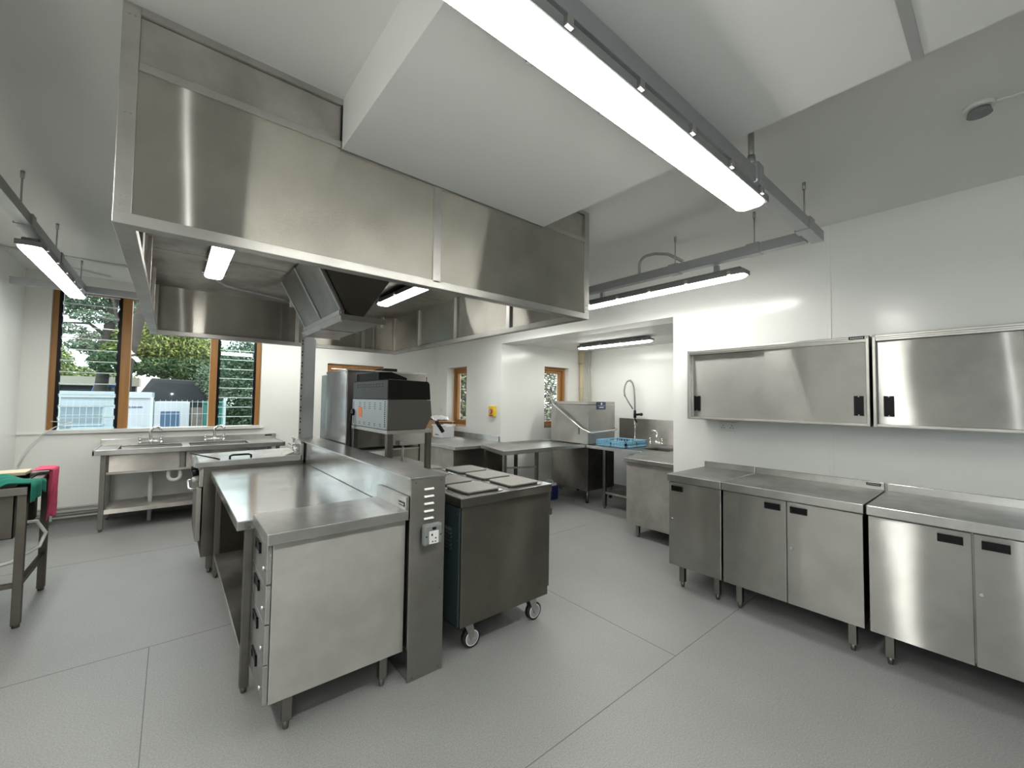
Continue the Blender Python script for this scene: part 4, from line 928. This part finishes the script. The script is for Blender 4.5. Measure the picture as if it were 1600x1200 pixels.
m = MB(); m.cyl((5.72, 3.62, 1.24), (5.72, 3.62, 1.36), .024, .018, 14); m.cyl((5.72, 3.62, 1.29), (5.70, 3.50, 1.30), .018, None, 12); m.ball((5.70, 3.49, 1.30), .026); m.cyl((5.72, 3.62, 1.22), (5.69, 3.56, 1.17), .014); m.build('valve', 'black_plastic', t)
hp_ = [(5.72, 3.62, 1.36), (5.72, 3.625, 1.55), (5.72, 3.64, 1.72), (5.71, 3.66, 1.80), (5.70, 3.70, 1.84), (5.69, 3.75, 1.82), (5.68, 3.78, 1.75), (5.67, 3.79, 1.66), (5.66, 3.77, 1.60)]
m = MB(); m.tube(hp_, .007); m.build('hose', 'grey_plastic', t)
m = MB(); pts = [Vector(p) for p in hp_]; ln = [0]
for a, b in zip(pts, pts[1:]): ln.append(ln[-1]+(b-a).length)
hel = []; turns = 34
for i in range(turns*10+1):
    d_ = ln[-1]*i/(turns*10); k = max(j for j in range(len(ln)) if ln[j] <= d_+1e-9); k = min(k, len(pts)-2)
    p0 = pts[k].lerp(pts[k+1], (d_-ln[k])/(ln[k+1]-ln[k])); dd = (pts[k+1]-pts[k]).normalized(); s1 = dd.cross(Vector((1, 0, 0))).normalized(); s2 = Vector((1, 0, 0))
    th = 2*math.pi*i/10; hel.append(p0+(s1*math.cos(th)+s2*math.sin(th))*.017)
m.tube(hel, .0028, 5); m.build('spring', 'coil_steel', t)
m = MB(); m.tube([(5.66, 3.77, 1.60), (5.68, 3.72, 1.50), (5.71, 3.65, 1.38)], .010); m.cyl((5.66, 3.775, 1.62), (5.66, 3.765, 1.58), .013); m.build('spray_lance', 'grey_plastic', t)
t.location.y += .20
t = thing('jerrycan', 'blue jerrycan with a white label on the floor beside the dishwasher', 'jerrycan', (4.50, 4.50, 0))
m = MB(); m.prism([(4.47, 4.42), (4.60, 4.42), (4.62, 4.44), (4.62, 4.62), (4.60, 4.64), (4.47, 4.64), (4.45, 4.62), (4.45, 4.44)], 'z', .002, .205, b=.006); m.build('can_body', 'can_blue', t)
m = MB(); m.prism([(4.47, .205), (4.60, .205), (4.58, .245), (4.49, .245)], 'y', 4.44, 4.62, b=.004); m.tube([(4.535, 4.46, .24), (4.535, 4.48, .275), (4.535, 4.56, .275), (4.535, 4.59, .245)], .010); m.build('can_top', 'ptfe_white', t)
MB().box(4.446, 4.47, .03, 4.451, 4.60, .15).build('paper_label', 'white_plastic', t)
m = MB(); m.cyl((5.20, 4.93, .40), (5.20, 4.93, .98), .055, None, 20); m.tube([(5.20, 4.93, .42), (5.22, 4.90, .34), (5.17, 4.90, .22), (5.20, 4.93, 0)], .03); tag(m.build('waste_stack', 'galvanised'), 'grey vertical waste pipe under the small alcove window', 'pipe')
m = MB(); m.cyl((5.74, 4.955, 1.0), (5.74, 4.955, AH+.03), .038, None, 20); m.cyl((5.74, 4.955, 1.72), (5.74, 4.955, 1.735), .046, None, 20); m.cyl((5.74, 4.955, 2.18), (5.74, 4.955, 2.4), .05, None, 20); tag(m.build('soil_pipe', 'beige_pipe'), 'beige vertical pipe in the far corner of the alcove', 'pipe')
t = thing('water_pipes', 'two thin supply pipes beside the beige pipe in the alcove corner', 'pipe', (5.82, 4.85, 1.0))
for y in (4.86, 4.80):
    m = MB(); m.tube([(5.83, y, 1.0), (5.83, y, 1.98), (5.83, y+.025, 2.06), (5.83, y, 2.15), (5.83, y, 2.4)], .010); m.cyl((5.83, y, 1.95), (5.80, y-.02, 1.95), .012); m.build('supply_pipe', 'copper_white', t)
m = MB(); m.tube([(4.55, 4.80, .0+.012), (4.7, 4.7, .012), (4.85, 4.55, .012), (4.8, 4.35, .012), (4.72, 4.2, .012), (4.65, 4.15, .012)], .008); tag(m.build('floor_hose', 'grey_plastic'), 'thin grey hose on the floor under the dishwasher', 'hose')

# ---------------------------------------------------------------- outside
G = -.6
o = MB().box(-60, 7.35, G-.1, 80, 90, G).build('ground', 'asphalt'); o['kind'] = 'structure'
def leaves(m, blobs, n, size):
    tot = sum(b[3]*b[4]*b[5] for b in blobs)
    for (cx, cy, cz, rx, ry, rz) in blobs:
        k = int(n*(rx*ry*rz)/tot)
        for _ in range(k):
            while True:
                p_ = Vector((random.uniform(-1, 1), random.uniform(-1, 1), random.uniform(-1, 1)))
                if p_.length <= 1: break
            if p_.length < .55 and random.random() < .7: p_ = p_.normalized()*random.uniform(.6, 1)
            c = Vector((cx+p_.x*rx, cy+p_.y*ry, cz+p_.z*rz))
            a = Vector((random.gauss(0, 1), random.gauss(0, 1), random.gauss(0, 1))).normalized(); b = a.orthogonal().normalized(); s_ = size*random.uniform(.6, 1.4)
            vs = [m.bm.verts.new(c+a*s_), m.bm.verts.new(c+b*s_*.5), m.bm.verts.new(c-a*s_), m.bm.verts.new(c-b*s_*.5)]; m.bm.faces.new(vs)
    return m
def tree(label, cat, nm, loc, trunk, blobs, n, size, mat, branches=()):
    t = thing(nm, label, cat, loc)
    m = MB(); m.tube([p[:3] for p in trunk], .1, 10, radii=[p[3] for p in trunk])
    for br in branches: m.tube([p[:3] for p in br], .05, 7, radii=[p[3] for p in br])
    m.build('trunk', 'trunk_bark', t); leaves(MB(), blobs, n, size).build('foliage', mat, t); return t
# trees seen through the louvred window
tree('dark leaning tree trunk seen through the left louvres', 'tree', 'leaning_tree', (-1.6, 17, G), [(-1.66, 17, G, .17), (-1.58, 17, 1.8, .15), (-1.5, 17, 3.2, .13), (-1.38, 17, 4.6, .11), (-1.2, 17, 6.5, .06)],
     [(-2.0, 17.2, 4.35, .8, .7, .40), (-1.0, 17.4, 4.7, .7, .7, .35), (-2.35, 17, 3.35, .45, .5, .16), (-1.8, 17, 3.75, .6, .5, .18), (-1.25, 17.3, 3.1, .35, .4, .30), (-2.0, 17, 2.9, .45, .4, .14), (-2.6, 17.2, 4.0, .5, .5, .25), (-1.6, 17, 5.6, 1.2, 1.0, .7)], 15000, .05, 'leaf_grey',
     [[(-1.5, 17, 3.2, .06), (-1.9, 17, 3.55, .04), (-2.6, 17, 3.5, .015)], [(-1.45, 17, 3.8, .05), (-1.9, 16.9, 4.3, .03), (-2.5, 17, 4.4, .015)], [(-1.45, 17, 3.6, .05), (-1.0, 17, 4.5, .02)], [(-1.55, 17, 2.5, .04), (-2.2, 17, 3.0, .015)]])
tree('dark forked tree trunk beside the oak mullion of the louvred window', 'tree', 'forked_tree', (-.95, 15, G), [(-1.0, 15, G, .17), (-.96, 15, 2.2, .15), (-.82, 15, 3.1, .14), (-.6, 15, 4.2, .12), (-.3, 15, 6.0, .06)],
     [(-.2, 15.5, 5.3, 1.5, 1.0, .8), (-1.1, 15.3, 5.0, .6, .5, .4), (-.55, 15.4, 4.1, .30, .4, .22)], 9000, .05, 'leaf_dark',
     [[(-.75, 15, 3.5, .05), (-.2, 15.2, 4.1, .03), (.3, 15.3, 4.6, .015)], [(-.9, 15, 2.8, .05), (-1.2, 15.1, 3.6, .03), (-1.35, 15.2, 4.6, .015)]])
tree('grey green conifer tops rising behind the yellow bush', 'tree', 'conifer_tree', (.2, 20, G), [(.2, 20, G, .12), (.2, 20, 3.6, .06)],
     [(-.3, 20, 3.9, .5, .5, .8), (.3, 20.2, 3.9, .5, .5, .75), (.9, 20, 3.6, .4, .5, .6), (-1.1, 20, 4.2, .45, .5, .9), (.1, 20, 2.9, 1.6, .6, .6)], 13000, .055, 'leaf_grey')
tree('brown autumn foliage between the two dark trunks', 'tree', 'autumn_tree', (-1.4, 22, G), [(-1.4, 22, G, .12), (-1.4, 22, 4.0, .05)],
     [(-1.3, 22, 3.9, .8, .6, 1.0), (-2.3, 22, 3.4, .6, .6, .5)], 5000, .055, 'leaf_brown')
tree('yellow green bush crown behind the white cabins', 'bush', 'yellow_bush', (-.2, 17, G), [(-.2, 17, G, .12), (-.2, 17, 3.0, .06)],
     [(-.5, 17, 3.15, .95, .8, .65), (.5, 17.2, 2.95, .9, .8, .65), (-1.2, 17, 2.75, .5, .6, .4), (.1, 17, 3.5, .6, .6, .3)], 15000, .05, 'leaf_yellow')
tree('mid green bush below the yellow green crown', 'bush', 'green_bush', (.3, 16.6, G), [(.3, 16.6, G, .12), (.3, 16.6, 2.3, .06)],
     [(-1.3, 16.6, 2.45, .6, .5, .35), (-.4, 16.6, 2.35, .8, .5, .30), (.5, 16.6, 2.25, .9, .5, .45), (1.3, 16.8, 2.2, .8, .6, .8)], 14000, .05, 'leaf_green')
tree('dark green hedge tree filling the right hand louvres', 'hedge', 'tall_hedge', (1.9, 13.6, G), [(1.9, 13.9, G, .12), (1.9, 13.9, 2.5, .06)],
     [(1.5, 13.9, 1.7, .8, .7, 1.0), (2.4, 13.9, 1.5, 1.1, .7, 1.7), (2.1, 14.0, 2.6, 1.1, .7, .7), (1.8, 13.8, .3, .8, .6, .9), (2.8, 13.8, .2, 1.0, .6, 1.0), (.95, 14.5, 2.0, .5, .4, .45)], 30000, .045, 'leaf_dark')
tree('pale shrubs beyond the flat roofed shed at the far left', 'bush', 'pale_shrubs', (-3.6, 24, G), [(-3.6, 24, G, .12), (-3.6, 24, 2.2, .06)],
     [(-3.6, 24, 2.6, .6, .8, .9), (-2.9, 24, 2.3, .8, .8, .35), (-2.0, 24, 2.2, .9, .8, .35), (-5.0, 24, 2.5, 1.0, .8, .7)], 9000, .06, 'leaf_yellow')
tree('brownish hedge seen through the small side windows', 'hedge', 'side_hedge', (8.0, 10, G), [(8.0, 10.2, G, .12), (8.0, 10.2, 2.2, .06)],
     [(5.6, 10.2, 1.4, 1.4, .5, 2.0), (7.3, 10, 1.4, 1.6, .5, 2.0), (9.1, 10, 1.4, 1.6, .5, 2.0), (6.5, 10.4, 1.4, 1.4, .5, 1.9), (8.2, 10.4, 1.4, 1.4, .5, 1.9)], 46000, .065, 'leaf_brown')
# white cabins
t = thing('portable_cabin', 'long white cabin with grey panels outside behind the mesh fence', 'cabin', (-1.6, 13.6, G))
m = MB(); m.box(-3.4, 12.6, G, -.35, 14.4, 1.50, b=.01); m.box(-3.45, 12.55, 1.42, -.33, 14.45, 1.56, b=.01); m.build('cabin_body', 'cabin_white', t)
for a, b in ((-2.15, -1.15),): 
    w_ = MB().box(a, 12.585, .45, b, 12.6, 1.22).build('grey_panel', 'cabin_grey', t)
    m = MB(); m.box(a-.04, 12.57, 1.22, b+.04, 12.59, 1.27); m.box(a-.04, 12.57, .82, b+.04, 12.585, .86); m.build('rail', 'cabin_white', w_)
m = MB(); m.box(-1.6, 12.56, .55, -.5, 12.58, .80); k = m.build('banner', 'banner_blue', t)
m = MB()
for x in (-1.35, -1.2, -.86): m.cyl((x, 12.562, .68), (x, 12.555, .68), .05, None, 14)
m.box(-.62, 12.555, .62, -.53, 12.562, .74); m.build('marking', 'bottle_blue', k)
m = MB()
for q in range(9): m.box(-.72+q*.027, 12.588, 1.20, -.705+q*.027, 12.599, 1.235)
m.build('lettering', 'car_blue', t)
t = thing('door_cabin', 'small white cabin with a dark blue door beside the fence post', 'cabin', (0.0, 13.4, G))
MB().box(-.28, 12.6, G, .36, 14.2, 1.34, b=.01).build('cabin_body', 'cabin_white', t); MB().box(-.17, 12.58, G+.1, .17, 12.6, 1.12).build('door', 'cabin_blue', t)
# mesh fence
t = thing('mesh_fence', 'welded mesh fence in front of the white cabins', 'fence', (-.6, 11.4, G))
for x in (-1.62, -.30, .95):
    MB().box(x-.025, 11.37, G, x+.025, 11.43, 1.45).build('fence_post', 'fence_grey', t)
m = MB(); x = -2.6
while x < .95:
    m.box(x-.0035, 11.397, G, x+.0035, 11.403, 1.40); x += .09
for z in (-.4, -.1, .2, .5, .8, 1.1, 1.36): m.box(-2.6, 11.395, z-.0035, .95, 11.405, z+.0035)
m.build('mesh_panel', 'fence_grey', t)
t = thing('flat_shed', 'low flat roofed building with a beige fascia beyond the cabins', 'building', (-4.2, 21, G))
MB().box(-9, 20.0, 1.80, -.9, 21.5, 2.10).build('roof', 'fascia_beige', t); MB().box(-8.8, 20.4, G, -1.0, 21.4, 1.80).build('wall', 'dark_shade', t)  # near-black wall: shadow below the roof put into its colour
def car(label, x, y, mat, L=3.6, Hh=1.6):
    t = thing('parked_van', label, 'van', (x, y, G), 'vans parked beyond the cabins')
    z = G; pr_ = [(0, .25), (L, .25), (L, .75), (L*.97, .95), (L*.76, 1.02), (L*.62, 1.42), (L*.22, 1.45), (L*.08, 1.0), (0, .92)]
    MB().prism([(x-L/2+u, z+.1+v*Hh) for u, v in pr_], 'y', y-.8, y+.8, b=.03).build('car_body', mat, t)
    MB().prism([(x-L/2+u, z+.1+v*Hh) for u, v in ((L*.13, 1.03), (L*.70, 1.03), (L*.60, 1.36), (L*.24, 1.38))], 'y', y-.81, y+.81).build('car_window', 'van_glass', t)
    for u in (.2, .8):
        MB().cyl((x-L/2+L*u, y-.82, z+.32), (x-L/2+L*u, y+.82, z+.32), .32, None, 20).build('wheel', 'rubber', t)
G_ = G
car('black parked van seen above the small cabin', .42, 15.7, 'car_black', 3.0, 1.70)
car('blue parked van seen above the long cabin', -1.35, 18.3, 'car_blue', 1.5, 1.62)
t = thing('green_container', 'dark green container beside the hedge outside', 'container', (.85, 12.6, G))
MB().box(.62, 12.2, G, 1.02, 12.9, 1.30, b=.02).build('container_body', 'green_plastic', t); MB().box(.60, 12.18, 1.30, 1.04, 12.92, 1.36, b=.01).build('container_lid', 'green_plastic', t)
tag(MB().box(.38, 12.7, G, .60, 12.9, 1.2).build('stone_pier', 'stone'), 'rough stone pier between the small cabin and green container', 'pier')
